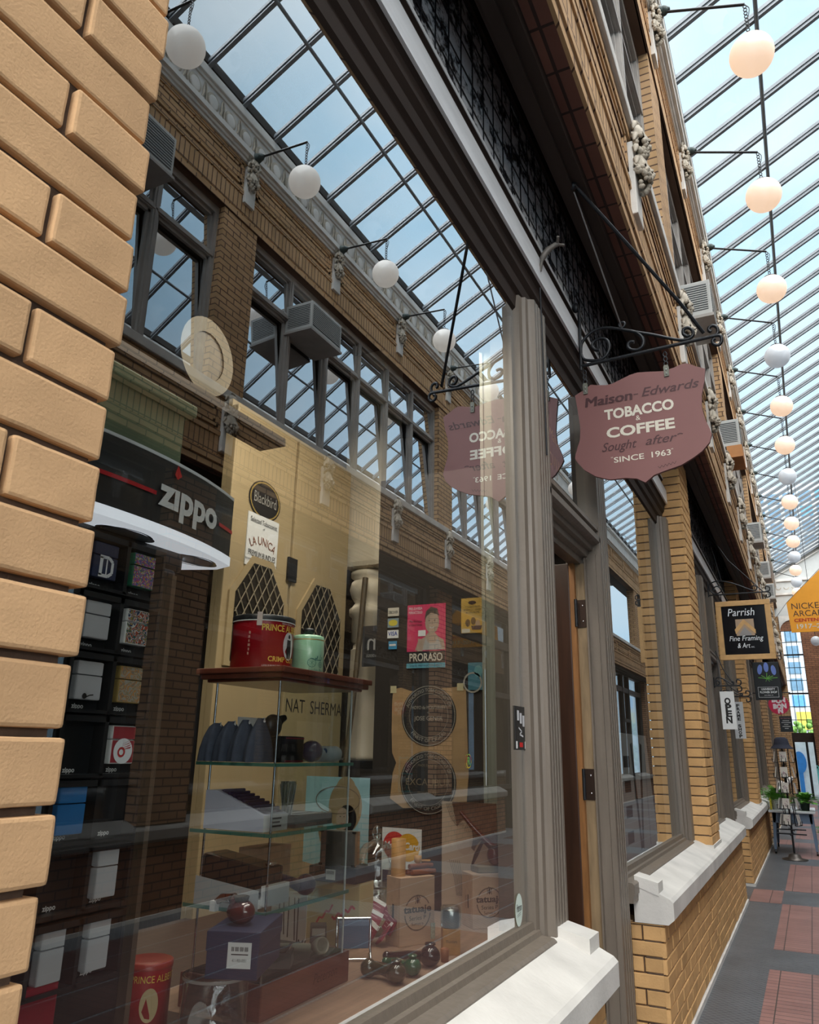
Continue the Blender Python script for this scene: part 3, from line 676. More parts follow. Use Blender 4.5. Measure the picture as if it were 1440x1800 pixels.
# ---------------------------------------------------------------- lighter display
def hx(y): return -.338-.055*abs((y-1.0)/.34)**2.2
t=thing('lighter_display','tall black lighter display with curved illuminated header behind the brick pier','display stand',(-.58,.92,.80))
m=at(t); m.box(-.78,.60,.80,-.40,1.185,1.74,M_black,.012); m.box(-.80,.58,1.735,-.40,1.20,1.778,M_black,.01); m.build('body',t)
plan=[(hx(y),y) for y in [.66+.67*k/24 for k in range(25)]]+[(-.44,1.345),(-.56,1.30),(-.56,.66)]
m=at(t); m.extr(plan,(0,0,1.797),X_,Y_,(0,0,.135),M_black)
def onheader(fn,off=.0025):
    k=len(m.v); fn()
    for i in range(k,len(m.v)): 
        w=m.v[i]+t.location; w.x=hx(w.y)+off; m.v[i]=w-t.location
h=m.build('header',t)
m=at(t)
onheader(lambda:[m.rect(.66+.01*k,1.852,.67+.01*k,1.860,(0,0,0),*FX,mat('red_stripe',(.5,.01,.02),.4)) for k in range(38)])
m.build('red_stripe',h); m=at(t)
onheader(lambda:[m.rect(.66+.01*k,1.852,.67+.01*k,1.860,(0,0,0),*FX,mat('red_stripe',(0,0,0))) for k in range(60,67)])
m.build('red_stripe',h)
m=at(t); onheader(lambda:m.text('z\u0131ppo',.058,(0,1.148,1.838),*FX,M_white,bold=.035,w=.20),.004)
onheader(lambda:m.poly([(1.093,1.900),(1.083,1.908),(1.091,1.930),(1.105,1.910)],(0,0,0),*FX,mat('flame_red',(.55,.02,.02))),.004)
m.build('lettering',h)
m=at(t); m.extr([(x-.0,y) for x,y in plan],(0,0,1.931),X_,Y_,(0,0,.007),mat('rim_white',(.7,.72,.75),.3)); m.build('rim',h)
m=at(t); M_tray=mat('lit_white_plastic',(.8,.82,.88),.4,var=0,emit=(.88,.92,1),es=.55)
m.extr([(x*.98-.004,y) for x,y in plan],(0,0,1.778),X_,Y_,(0,0,.020),M_tray)
for y in (.82,1.03,1.25):
    m.disc(0,0,.030,.07,(hx(y)-.055,y,1.777),(1,0,0),(0,-1,0),mat('lens_grey',(.25,.27,.3),.2)); m.ring(0,0,.034,.038,(hx(y)-.055,y,1.7765),(1,0,0),(0,-1,0),M_chrome,sq=1.6)
    m.sph((hx(y)-.08,y-.03,1.772),.012,mat('bulb_glow',(1,1,1),emit=(.95,.97,1),es=6),10,6)
tr=m.build('light_tray',t)
m=at(t); m.box(-.40,1.150,.82,-.378,1.162,1.72,mat('trim_bronze',(.25,.2,.15),.3,.8)); m.build('trim_strip',t)
RZ=[1.708,1.600,1.494,1.388,1.282,1.176,1.066]; CY=[.978,1.072]
for i,z in enumerate(RZ):
    for j,y in enumerate([.884]+CY):
        m=at(t)
        for a,b_,c,d_ in ((y-.047,z+.04,y+.047,z+.05),(y-.047,z-.052,y+.047,z-.046),(y-.047,z-.05,y-.043,z+.05),(y+.043,z-.05,y+.047,z+.05)): m.box(-.40,a,b_,-.372,c,d_,M_black)
        m.text('zippo',.008,(-.3995+.001,y,z-.0435),*FX,M_white,bold=.03); m.build('cell',t)
def pat(name,cols,scale,kind='voronoi',rough=.25):
    m=bpy.data.materials.new(name); m.use_nodes=True; t=m.node_tree; b=t.nodes['Principled BSDF']; b.inputs['Roughness'].default_value=rough
    tx=N(t,'ShaderNodeTexCoord'); cr=N(t,'ShaderNodeValToRGB'); cr.color_ramp.interpolation='CONSTANT'
    while len(cr.color_ramp.elements)<len(cols): cr.color_ramp.elements.new(.5)
    for k,c in enumerate(cols): cr.color_ramp.elements[k].position=k/len(cols); cr.color_ramp.elements[k].color=(*c,1)
    if kind=='voronoi':
        v=N(t,'ShaderNodeTexVoronoi',Scale=scale); t.links.new(tx.outputs['Object'],v.inputs['Vector']); sp=N(t,'ShaderNodeSeparateColor'); t.links.new(v.outputs['Color'],sp.inputs[0]); t.links.new(sp.outputs[0],cr.inputs[0])
    else:
        v=N(t,'ShaderNodeTexNoise',Scale=scale,Detail=1.0,Distortion=2.5); t.links.new(tx.outputs['Object'],v.inputs['Vector']); mr=N(t,'ShaderNodeMapRange'); mr.inputs[1].default_value=.3; mr.inputs[2].default_value=.7; t.links.new(v.outputs['Fac'],mr.inputs[0]); t.links.new(mr.outputs[0],cr.inputs[0])
    t.links.new(cr.outputs[0],b.inputs['Base Color']); return m
P_conf=pat('confetti_print',[(.10,.16,.14),(.45,.10,.16),(.45,.33,.08),(.10,.12,.35),(.30,.10,.35),(.5,.45,.4)],420)
P_swirl=pat('swirl_print',[(.02,.12,.12),(.35,.06,.03),(.55,.55,.5),(.03,.05,.12),(.4,.25,.05),(.02,.10,.09)],46,'n')
P_amber=pat('amber_print',[(.30,.24,.14),(.35,.33,.28),(.50,.24,.08),(.25,.20,.15),(.45,.33,.18)],40,'n')
M_sil=mat('satin_silver',(.62,.63,.66),.35,.35,var=.05)
def lighter(y,z,front,edge,label,deco=None,w=.056,h=.066,mt=None):
    t=thing('lighter',label,'lighter',(-.385,y,z-h/2+.003),0,'lighters in the black display')
    m=at(t); m.box(-.395,y-w/2,z-h/2+.003,-.377,y+w/2,z+h*.17,edge,.003); m.rect(y-w/2+.002,z-h/2+.005,y+w/2-.002,z+h*.17-.001,(-.3765,0,0),*FX,front); b=m.build('case',t)
    m=at(t); m.box(-.395,y-w/2,z+h*.18,-.377,y+w/2,z+h/2+.003,edge,.004); m.rect(y-w/2+.002,z+h*.18+.001,y+w/2-.002,z+h/2+.001,(-.3765,0,0),*FX,front); m.build('lid',t)
    if deco: m=at(t); deco(m); m.build('decoration',t)
c0,c1=CY
M_logo=mat('logo_white',(.85,.86,.88),.4,var=0)
lighter(c1,RZ[0],P_conf,mat('green_edge',(.03,.16,.09),.3),'lighter with confetti print, top right of the black display')
lighter(c1,RZ[1],P_swirl,M_white,'lighter with dark swirl print and white border, second row of the display')
lighter(c1,RZ[2],P_amber,M_gold,'amber lighter with tortoiseshell print, third row of the display')
def wing(m):
    m.disc(c1,RZ[3]-.008,.022,.022,(-.3755,0,0),*FX,M_logo); r_=mat('logo_red',(.5,.03,.03))
    m.ring(c1-.004,RZ[3]-.010,.005,.009,(-.375,0,0),*FX,r_); 
    for k in range(4): m.poly([(c1-.004,RZ[3]-.006+.003*k),(c1+.018-.001*k,RZ[3]+.0+.004*k),(c1+.016-.002*k,RZ[3]-.003+.004*k)],(-.375,0,0),*FX,r_)
lighter(c1,RZ[3],mat('red_white',(.33,.03,.04)),M_white,'red and white lighter with a winged wheel emblem','x' and wing)
lighter(c1,RZ[5],M_sil,M_sil,'plain silver lighter, upper of the two low in the right column',w=.046,h=.078)
lighter(c1,RZ[6],M_sil,M_sil,'plain silver lighter at the bottom of the right column',w=.046,h=.078)
def dlogo(m):
    a,z=c0,RZ[0]-.008
    m.stroke([(a-.011,z+.017),(a-.011,z-.017)],.007,(-.3755,0,0),*FX,M_logo); m.stroke([(a-.015,z+.017),(a+.006,z+.017),(a+.015,z+.010),(a+.015,z-.010),(a+.006,z-.017),(a-.015,z-.017)],.006,(-.3755,0,0),*FX,M_logo); m.stroke([(a+.002,z+.015),(a+.002,z-.015)],.003,(-.3755,0,0),*FX,M_logo)
lighter(c0,RZ[0],M_navy,M_navy,'navy lighter with a white blackletter D, top of the left column',dlogo)
lighter(c0,RZ[1],M_sil,M_sil,'plain silver lighter in the second row beside the brick pier')
def pipeic(m): m.disc(c0-.008,RZ[2]-.024,.005,.005,(-.3755,0,0),*FX,M_ink,10); m.stroke([(c0-.006,RZ[2]-.026),(c0+.003,RZ[2]-.022),(c0+.011,RZ[2]-.021)],.002,(-.3755,0,0),*FX,M_ink)
lighter(c0,RZ[2],M_sil,M_sil,'silver lighter with a tiny black pipe emblem, third row',pipeic)
lighter(c0,RZ[4],mat('bright_blue',(.02,.16,.42),.35),mat('bright_blue',(0,0,0)),'bright blue lighter beside the brick pier',w=.056,h=.076)
lighter(c0,RZ[6],M_sil,M_sil,'plain silver lighter at the bottom of the left column',w=.046,h=.078)
m=at(None,(-.38,.95,.96)); m.box(-.395,.90,.955,-.378,1.0,1.03,mat('crimson',(.30,.012,.03),.4),.002); one(m,'gift_tin','crimson gift tin low on the lighter display, beside the brick pier','tin',(-.38,.95,.96))
# ---------------------------------------------------------------- glass display case
t=thing('display_case','glass display case with mahogany top and base and three glass shelves','display case',(-.56,1.83,.80))
cx0,cx1,cy0,cy1=-.68,-.44,1.63,2.02
m=at(t); m.box(cx0,cy0,.80,cx1,cy1,.875,M_maho,.004); m.text('Peterson',.022,(cx1+.0008,1.90,.83),*FX,mat('burnt_mark',(.10,.03,.02)),shear=.3); b=m.build('base',t)
m=at(t); m.box(cx0+.01,cy0+.01,.874,cx1-.01,cy1-.01,.8765,mat('tray_lining',(.04,.045,.04),.8)); m.build('lining',b)
m=at(t)
for a,z0,z1 in ((.0,1.553,1.562),(.014,1.560,1.575),(.022,1.573,1.588)): m.box(cx0-a,cy0-a,z0,cx1+a,cy1+a+.02,z1,M_maho,.003)
m.build('top',t)
for z in (1.350,1.190,1.022):
    m=at(t); a=.018
    m.add([(cx0,cy0-.01,z),(cx1+.005,cy0-.01,z),(cx1+.005,cy1-.03,z),(cx0,cy1-.03,z)],[(0,1,2,3)],M_shelfg)
    m.box(cx1+.003,cy0-.012,z-.004,cx1+.007,cy1-.028,z+.004,M_edge); m.box(cx0,cy0-.014,z-.004,cx1+.007,cy0-.010,z+.004,M_edge); m.build('shelf',t)
m=at(t); m.add([(cx1,cy0,.875),(cx1,cy1-.04,.875),(cx1,cy1-.04,1.553),(cx1,cy0,1.553)],[(0,1,2,3)],M_clear)
m.text('NAT  SHERMAN',.034,(cx1+.001,1.805,1.478),*FX,M_ink,w=.30); m.build('front_pane',t)
for y in (cy1-.04,):
    m=at(t); m.add([(cx0,y,.875),(cx1,y,.875),(cx1,y,1.553),(cx0,y,1.553)],[(0,1,2,3)],M_clear); m.box(cx1-.002,y-.002,.875,cx1+.002,y+.002,1.553,mat('pale_edge',(.55,.6,.58),.2)); m.build('side_pane',t)
m=at(t); m.cyl((cx1-.01,cy0+.01,.875),(cx1-.01,cy0+.01,1.553),.003,.003,M_chrome,8); m.cyl((cx0+.02,cy0+.02,.875),(cx0+.02,cy0+.02,1.553),.003,.003,M_chrome,8); m.build('post',t)
# on top of the case
t=thing('tobacco_tin','large round red tobacco tin with a dark lid on the display case','tin',(-.575,1.72,1.588))
L=t.location; m=at(t); m.lathe([(0,0),(.083,0),(.083,.128)],M_red,L,40)
R=Matrix.Rotation
def wrap(m,L,r,ang,z,fn):      # wrap flat artwork round a cylinder; ang is the outward direction
    k=len(m.v); Mi=m.M.copy(); m.M=None; fn(); 
    for i in range(k,len(m.v)):
        p=m.v[i]; a=ang+p.x/r; rr=r+p.z; m.v[i]=Vector((L[0]+math.cos(a)*rr,L[1]+math.sin(a)*rr,L[2]+z+p.y))
        m.v[i]=Mi@m.v[i]
    m.M=Mi
A2=dict(ux=(1,0,0),uy=(0,1,0)); OO=(0,0,.0008)
b=m.build('body',t); m=at(t); fa=math.radians(-18)
wrap(m,L,.083,fa,0,lambda:m.text('PRINCE ALBERT',.017,(.012,.10,.0012),X_,Y_,mat('yellow_letter',(.75,.50,.08)),bold=.02,w=.135))
wrap(m,L,.083,fa,0,lambda:m.text('CRIMP CUT',.013,(.010,.020,.0012),X_,Y_,mat('yellow_letter',(0,0,0)),bold=.02,w=.09))
wrap(m,L,.083,fa,0,lambda:m.text('LONG BURNING PIPE AND CIGARETTE TOBACCO',.005,(.01,.006,.0012),X_,Y_,M_white,w=.12))
wrap(m,L,.083,fa,0,lambda:m.text('NOW READY',.005,(.02,.119,.0012),X_,Y_,M_white,w=.04))
wrap(m,L,.083,fa,0,lambda:[m.disc(.030,.064,.0225,.038,(0,0,.0010),X_,Y_,M_white)]); 
wrap(m,L,.083,fa,0,lambda:[m.disc(.030,.089,.0045,.006,(0,0,.0016),X_,Y_,M_ink,12),m.poly([(.022,.080),(.038,.080),(.040,.052),(.037,.03),(.032,.03),(.030,.048),(.028,.03),(.023,.03),(.020,.052)],(0,0,.0016),X_,Y_,M_ink)])
for k in range(6): wrap(m,L,.083,fa-1.05,0,lambda:m.rect(-.003+.0012*(k%2),.035+.011*k,.001+.001*(k%3),.042+.011*k,(0,0,.001),X_,Y_,mat('faded_letter',(.5,.25,.2))))
m.build('lettering',b)
m=at(t); m.lathe([(.0855,.126),(.0855,.141),(.083,.143),(0,.143)],M_black,L,40); m.lathe([(.0857,.1255),(.0857,.128)],M_white,L,40); m.build('lid',t)
m=at(t); wrap(m,L,.084,fa-.75,0,lambda:m.rect(-.007,.112,.007,.148,(0,0,.002),X_,Y_,mat('tape',(.6,.5,.45)))); m.build('tape_tab',t)
t=thing('ceramic_jar','mint green ceramic jar with a horseless carriage drawing on the display case','jar',(-.50,1.83,1.588))
L=t.location; m=at(t); m.lathe([(0,0),(.044,0),(.0455,.004),(.0455,.098),(.043,.104),(.038,.106),(0,.106)],M_mint,L,36); m.lathe([(.0459,.091),(.0459,.0935)],M_gold,L,36); b=m.build('body',t)
m=at(t); fa=math.radians(-25); I_=mat('teal_ink',(.03,.16,.14))
def carriage():
    for (a,b_,r) in ((-.012,.028,.0125),(.016,.024,.008)):
        m.ring(a,b_,r-.0012,r,(0,0,.001),X_,Y_,I_,20)
        for k in range(5): q=PI*k/5; m.stroke([(a-r*math.cos(q),b_-r*math.sin(q)),(a+r*math.cos(q),b_+r*math.sin(q))],.0006,(0,0,.001),X_,Y_,I_)
    m.stroke([(-.016,.040),(.0,.036),(.018,.036),(.022,.046)],.0025,(0,0,.001),X_,Y_,I_); m.stroke([(-.003,.040),(.004,.040),(.004,.047)],.003,(0,0,.001),X_,Y_,I_); m.stroke([(.012,.037),(.016,.052)],.0012,(0,0,.001),X_,Y_,I_)
    m.text('Irish Flake Blend',.007,(.002,.005,.001),X_,Y_,I_,shear=.35,w=.05)
wrap(m,L,.0455,fa,0,carriage); m.build('drawing',b)
m=at(t); m.lathe([(.012,.105),(.012,.112),(.018,.117),(.016,.126),(0,.13)],M_black,L,16); m.build('lid_knob',t)
# shelf one
for k in range(4):
    x=-.655+.047*k; 
    t=thing('cloth_pouch','navy cloth pouch on the top glass shelf, %s'%('farthest of the four','second from the back','third from the back','nearest of the four')[k],'pouch',(x,1.655,1.354),0,'navy cloth pouches in the case')
    m=at(t); h_=.095+.004*k; pts=[]
    n=26; rings=[]
    for q,(r,z) in enumerate(((.036,.0),(.034,.03),(.028,.06),(.018,.085),(.008,h_))):
        for i in range(n):
            a=2*PI*i/n; rr=r*(1+.16*math.cos(a*6+k)*(1-q/5)); rings.append((x+rr*.8*math.cos(a),1.655+rr*1.3*math.sin(a),1.355+z))
    m.add(rings,[(q*n+i,q*n+(i+1)%n,(q+1)*n+(i+1)%n,(q+1)*n+i) for q in range(4) for i in range(n)],mat('navy_cloth',(.035,.045,.07),.85,var=.2,vscale=60),True); m.build('cloth',t)
    m=at(t); m.tube([(x-.012,1.655,1.355+h_-.008),(x,1.67,1.355+h_),(x+.012,1.655,1.355+h_-.008)],.003,M_white,6); m.build('drawstring',t)
m=at(None,(-.56,1.70,1.38)); m.box(-.66,1.745,1.354,-.655,1.93,1.47,M_white); one(m,'price_card','white card standing behind the navy pouches in the case','card',(-.56,1.70,1.38))
t=thing('leather_case','square black leather case with red trim on the top glass shelf','case',(-.50,1.76,1.354))
m=at(t); m.box(-.545,1.715,1.354,-.475,1.80,1.42,M_black,.004); m.build('box',t); 
for z in (1.358,1.415): m=at(t); m.box(-.476,1.716,z-.0015,-.4745,1.799,z+.0015,mat('red_trim',(.30,.02,.04))); m.build('trim',t)
m=at(None,(-.52,1.71,1.42)); m.sph((-.52,1.715,1.445),(.022,.03,.03),M_black,14,10); m.tube([(-.52,1.72,1.44),(-.515,1.74,1.462),(-.51,1.755,1.468)],[.018,.012,.008],M_black,10)
one(m,'pipe_bowl','glossy black pipe bowl resting on the black leather case','pipe',(-.52,1.71,1.42))
m=at(None,(-.50,1.865,1.354)); m.sph((-.49,1.86,1.383),(.03,.034,.029),mat('purple_glass',(.06,.05,.13),.12,var=.1,coat=.5),18,12); one(m,'glass_bauble','dark purple glass bauble on the top shelf beside the leather case','bauble',(-.50,1.865,1.354))
t=thing('porcelain_flask','white porcelain cylinder with blue motif lying on the top shelf','porcelain',(-.50,1.92,1.354))
M_porc=mat('porcelain',(.72,.76,.78),.2,var=0); m=at(t); m.cyl((-.60,1.885,1.376),(-.475,1.955,1.376),.022,.022,M_porc,24); m.sph((-.475,1.955,1.376),.0225,M_porc,20,12); m.build('body',t)
m=at(t); m.disc(-.488,1.384,.008,.008,(0,1.925,0),*FY,mat('cobalt',(.04,.12,.30))); m.sph((-.486,1.932,1.378),(.009,.006,.008),mat('cobalt',(0,0,0)),10,6); m.build('motif',t)
# shelf two
t=thing('presentation_tray','white tray with dark purple velvet insert on the middle shelf','tray',(-.565,1.69,1.194))
pr=[(-.66,1.194),(-.66,1.285),(-.625,1.285),(-.475,1.232),(-.475,1.194)]
M_lil=mat('lilac_white',(.55,.56,.66),.5,var=.04); m=at(t); m.extr(pr,(0,1.642,0),X_,Z_,(0,.10,0),M_lil); m.box(-.4745,1.642,1.194,-.474,1.742,1.232,M_white)
for q in range(3): m.rect(1.675,1.203+.009*q,1.715-.006*(q%2),1.207+.009*q,(-.4735,0,0),*FX,M_ink)
m.build('tray',t)
m=at(t); m.add([(-.622,1.652,1.286),(-.482,1.652,1.2365),(-.482,1.734,1.2365),(-.622,1.734,1.286)],[(0,1,2,3)],mat('purple_velvet',(.045,.025,.06),.9,var=.3,vscale=60))
for q in range(8):
    x=-.61+.016*q; z=1.283-.0057*q*.98; m.cyl((x,1.652,z+.001),(x,1.734,z+.001),.004,.004,mat('purple_velvet',(0,0,0)),6)
m.build('velvet_insert',t)
t=thing('card_box','flat black and white lettered box on the middle shelf','box',(-.55,1.86,1.194))
m=at(t); m.box(-.64,1.77,1.194,-.47,1.95,1.222,mat('greybox',(.22,.21,.20),.5),.002); m.build('box',t); m=at(t); m.add([(-.63,1.78,1.2225),(-.48,1.78,1.2225),(-.48,1.94,1.2225),(-.63,1.94,1.2225)],[(0,1,2,3)],M_ink)
for q in range(3): m.add([(-.61+.05*q,1.80,1.223),(-.575+.05*q,1.80,1.223),(-.575+.05*q,1.92,1.223),(-.61+.05*q,1.92,1.223)],[(0,1,2,3)],M_white)
m.build('lid_print',t)
m=at(None,(-.53,1.71,1.26)); m.lathe([(.010,0),(.012,.003),(.019,.06),(.021,.085),(.019,.085),(.011,.006),(0,.006)],M_clear,(-.50,1.775,1.222),20); 
for q in range(10): a=2*PI*q/10; m.tube([(-.50+.0125*math.cos(a),1.775+.0125*math.sin(a),1.226),(-.50+.021*math.cos(a+.6),1.775+.021*math.sin(a+.6),1.30)],.0012,M_white,4)
one(m,'crystal_cup','small cut crystal cup on the flat lettered box','cup',(-.53,1.71,1.26))
# shelf three
t=thing('gift_box','white cardboard gift box holding a black case on the lowest shelf','box',(-.56,1.70,1.026))
m=at(t); m.extr([(-.67,1.026),(-.67,1.075),(-.475,1.045),(-.475,1.026)],(0,1.645,0),X_,Z_,(0,.10,0),M_white); m.poly([(-.67,1.02),(-.67,1.085),(-.475,1.065),(-.475,1.02)],(0,1.643,0),X_,Z_,mat('card_grey',(.45,.47,.48))); m.build('box',t)
m=at(t); m.box(-.4745,1.65,1.03,-.458,1.745,1.075,M_white,.002); m.build('flap',t)
t=thing('pipe_case','long black pipe case lying in the white gift box','case',(-.57,1.70,1.07))
m=at(t); m.M=m.M@Matrix.Translation((-.565,1.695,1.095))@R(.14,4,'Y'); m.box(-.10,-.045,-.03,.09,.045,.03,M_black,.01); m.build('case',t)
m=at(t); m.M=m.M@Matrix.Translation((-.485,1.70,1.118)); m.sph((0,0,0),(.012,.02,.006),M_chrome,12,8); m.build('clasp',t)
t=thing('wrapped_pipe','purple wrapped pipe on the lowest shelf beside the black case','pipe',(-.51,1.85,1.026))
m=at(t); m.tube([(-.52,1.79,1.07),(-.51,1.82,1.062),(-.50,1.845,1.05)],[.014,.012,.015],mat('purple_wrap',(.04,.03,.08),.3,var=.5,vscale=60),12); m.build('stem',t); m=at(t); m.sph((-.49,1.865,1.05),(.026,.03,.026),mat('purple_wrap',(0,0,0)),16,10); m.build('bowl',t)
m=at(None,(-.63,1.86,1.026)); m.box(-.665,1.80,1.026,-.60,1.95,1.135,M_cedar,.002); one(m,'cedar_box','plain cedar box at the back of the lowest shelf','box',(-.63,1.86,1.026))
# in the base tray
t=thing('clay_pipe','long ivory clay pipe lying in the base of the case','pipe',(-.50,1.86,.878))
M_clay=mat('clay',(.50,.47,.38),.55,var=.08); m=at(t); m.tube([(-.63,1.74,.925),(-.55,1.81,.91),(-.48,1.885,.90)],[.005,.007,.010],M_clay,10); m.build('stem',t)
m=at(t); d_=Vector((.75,.05,.1)).normalized(); m.lathe([(0,-.02),(.014,-.018),(.019,.0),(.020,.018),(.015,.018),(.013,-.006),(0,-.01)],M_clay,(-.462,1.90,.903),20,ax=(.85,-.45,.25)); m.build('bowl',t)
t=thing('pipe_box','grey box with an open lid and label in the base of the case','box',(-.52,1.76,.878))
m=at(t); m.M=m.M@Matrix.Translation((-.515,1.77,.878))@R(.5,4,'Z'); m.box(-.06,-.035,0,.05,.035,.034,mat('grey_card',(.13,.13,.12),.6),.002); m.build('box',t)
m=at(t); m.M=m.M@Matrix.Translation((-.515,1.77,.878))@R(.5,4,'Z'); m.box(-.055,-.03,.034,.035,.03,.036,M_dark); m.box(.0505,-.03,.006,.051,.03,.03,mat('label_grey',(.4,.4,.38))); m.cyl((.04,.0,.036),(.046,.0,.05),.004,.004,M_chrome,8); m.build('insert',t)
# navy box on a clear cylinder
m=at(None,(-.46,1.47,.80)); m.lathe([(.070,0),(.070,.128),(.066,.128),(.066,.004)],M_acr,(-.455,1.485,.802),36); m.lathe([(.0705,0),(.0705,.006)],mat('acrylic_edge',(.3,.28,.26),.2),(-.455,1.485,.80),36); m.lathe([(.0705,.122),(.0705,.128)],mat('acrylic_edge',(0,0,0)),(-.455,1.485,.802),36)
one(m,'acrylic_riser','clear acrylic cylinder holding up the navy box','riser',(-.46,1.47,.80))
t=thing('navy_box','navy blue box with a white barcode label on a clear riser','box',(-.46,1.49,.931))
NB=Matrix.Translation((-.395,1.452,.931))@R(math.radians(22),4,'Z')
m=at(t); m.M=m.M@NB; m.box(-.052,0,0,.058,.20,.055,M_navy,.002); m.build('body',t); m=at(t); m.M=m.M@NB; m.box(-.054,-.002,.052,.060,.202,.090,M_navy,.002); m.build('lid',t)
m=at(t); m.M=m.M@NB; m.box(-.006,-.0035,.022,.044,-.002,.070,M_white)
for q in range(18):
    if q%5!=3: m.box(.002+.002*q,-.004,.054,.0032+.002*q,-.0036,.062,M_ink)
m.box(.002,-.004,.047,.038,-.0036,.049,M_ink); m.text('411-900-0051',.006,(.020,-.0038,.034),X_,Z_,M_ink,w=.03); m.build('label',t)
t=thing('briar_pipe','dark red briar pipe with a silver band lying on the navy box','pipe',(-.43,1.53,1.021))
M_bri=mat('briar_red',(.085,.015,.012),.15,var=.3,vscale=30,coat=.6); m=at(t); m.sph((-.425,1.515,1.046),(.034,.026,.025),M_bri,20,12); m.lathe([(.012,-.004),(.017,.014),(.014,.016),(.010,.0)],M_dark,(-.425,1.515,1.062),16); m.build('bowl',t)
m=at(t); m.tube([(-.435,1.53,1.046),(-.475,1.55,1.062),(-.52,1.565,1.058),(-.545,1.575,1.045)],[.014,.011,.009,.007],M_bri,12); m.build('stem',t); m=at(t); m.cyl((-.470,1.547,1.060),(-.478,1.551,1.063),.0125,.0122,M_chrome,16); m.build('band',t)
m=at(t); m.box(-.55,1.56,1.028,-.535,1.575,1.05,M_white); m.build('price_tag',t)
t=thing('tobacco_tin','small upright red tobacco tin on the deck beside the lighter display','tin',(-.66,1.50,.80)); L=t.location
m=at(t); m.lathe([(0,0),(.052,0),(.052,.118)],M_red,L,32); b=m.build('body',t); m=at(t); m.lathe([(.054,.116),(.054,.128),(.05,.13),(.0,.126)],mat('lid_red',(.30,.03,.02),.35,var=.05),L,32); m.build('lid',t)
m=at(t); wrap(m,L,.052,-.45,0,lambda:m.text('PRINCE ALBERT',.014,(0,.093,.001),X_,Y_,mat('yellow_letter',(0,0,0)),w=.11)); wrap(m,L,.052,-.5,0,lambda:m.disc(-.008,.05,.02,.033,(0,0,.001),X_,Y_,mat('buff',(.5,.38,.2)))); m.build('lettering',b)
m=at(None,(-.55,1.62,.80)); m.box(-.60,1.30,.80,-.36,1.40,.803,M_white); one(m,'paper_slip','white slip of paper on the deck in front of the small red tin','paper',(-.55,1.35,.80))
# ---------------------------------------------------------------- more goods on the deck
DK=.80
def cigarbox(name,label,near,ang,w,d,h):
    t=thing(name,label,'cigar box',(near[0],near[1],DK),math.radians(ang))
    m=MB(); m.box(0,0,0,w,d-.012,h,M_cedar,.002); b=m.build('body',t); 
    m=MB(); m.box(0,-.012,0,w,-.001,h,M_cedar,.002); l=m.build('sliding_lid',t)
    m=MB(); o_=(w/2,-.0128,h*.47); r=w*.37
    m.ring(0,0,r-.0022,r,o_,X_,Z_,M_inkb,48); m.ring(0,0,r+.0008,r+.0016,o_,X_,Z_,M_inkb,48)
    m.rect(-w*.43,-.004,w*.43,.024,(o_[0],-.0131,o_[2]),X_,Z_,M_cedar)
    m.text('tatuaje',.020,(o_[0],-.0134,o_[2]+.002),X_,Z_,M_inkb,bold=.03,w=w*.80)
    m.text('Series P',.013,(o_[0],-.0131,o_[2]-.021),X_,Z_,M_inkb,w=w*.48); m.text('Sumatra',.009,(o_[0],-.0131,o_[2]-.036),X_,Z_,M_inkb,w=w*.34)
    e=(o_[0],-.0131,o_[2]+.036)
    m.disc(0,0,.004,.010,e,X_,Z_,M_inkb,10); 
    for s_ in (-1,1): m.stroke([(s_*.003,.012),(s_*.009,.008),(s_*.006,-.002),(s_*.009,-.010)],.0022,e,X_,Z_,M_inkb)
    m.stroke([(0,.010),(-.003,.016)],.002,e,X_,Z_,M_inkb); m.build('print',l)
    m=MB()
    for k in range(3): m.rect(.02,h*.35,.03+.002*k,h*.6,(-.0008,0,0),Y_,Z_,M_inkb) if k==0 else None
    m.text('TATUAJE',.008,(-.001,d*.5,h*.45),Z_,-Y_,M_inkb) ; m.build('side_print',b)
    m=MB(); m.box(w-.016,-.0140,.012,w+.0012,-.0125,.058,mat('tax_stamp',(.45,.5,.40),.6,var=.4,vscale=160)); m.box(w-.0005,-.014,.012,w+.0012,.014,.058,mat('tax_stamp',(0,0,0))); m.build('tax_stamp',t)
    return t
cigarbox('cigar_box','larger cedar cigar box carrying the wooden cylinder and cigars',(-.498,2.414),62,.138,.078,.198)
cigarbox('cigar_box','cedar cigar box carrying the pipe sculpture in the window corner',(-.395,2.778),46,.130,.092,.175)
m=at(None,(-.52,2.46,.998)); m.lathe([(.024,0),(.024,.112),(.021,.113),(0,.112)],M_oak,(-.52,2.455,.998),24); one(m,'wooden_cylinder','plain turned wooden cylinder standing on the larger cigar box','cylinder',(-.52,2.455,.998))
for k,(dx,dz) in enumerate(((0,0),(.020,0),(.010,.017))):
    a=Vector((-.500+dx,2.475,1.008+dz)); 
    m=at(None,a); m.tube([a,a+Vector((.03,.06,0)),a+Vector((.045,.085,0))],[.008,.0088,.006],mat('cigar_brown',(.24,.075,.03),.5,var=.2,vscale=60),10)
    one(m,'cigar','cigar lying on the larger cigar box, %s'%('left of the two below','right of the two below','the one on top')[k],'cigar',tuple(a),'cigars on the cigar box')
m=at(None,(-.475,2.52,1.033)); m.lathe([(.008,.0),(.012,.004),(.013,.022),(.009,.022),(.008,.01)],M_oak,(-.478,2.515,1.033),16); m.tube([(-.478,2.515,1.04),(-.45,2.55,1.038)],.004,M_oak,8); one(m,'small_pipe','tiny wooden pipe on top of the stacked cigars','pipe',(-.478,2.515,1.033))
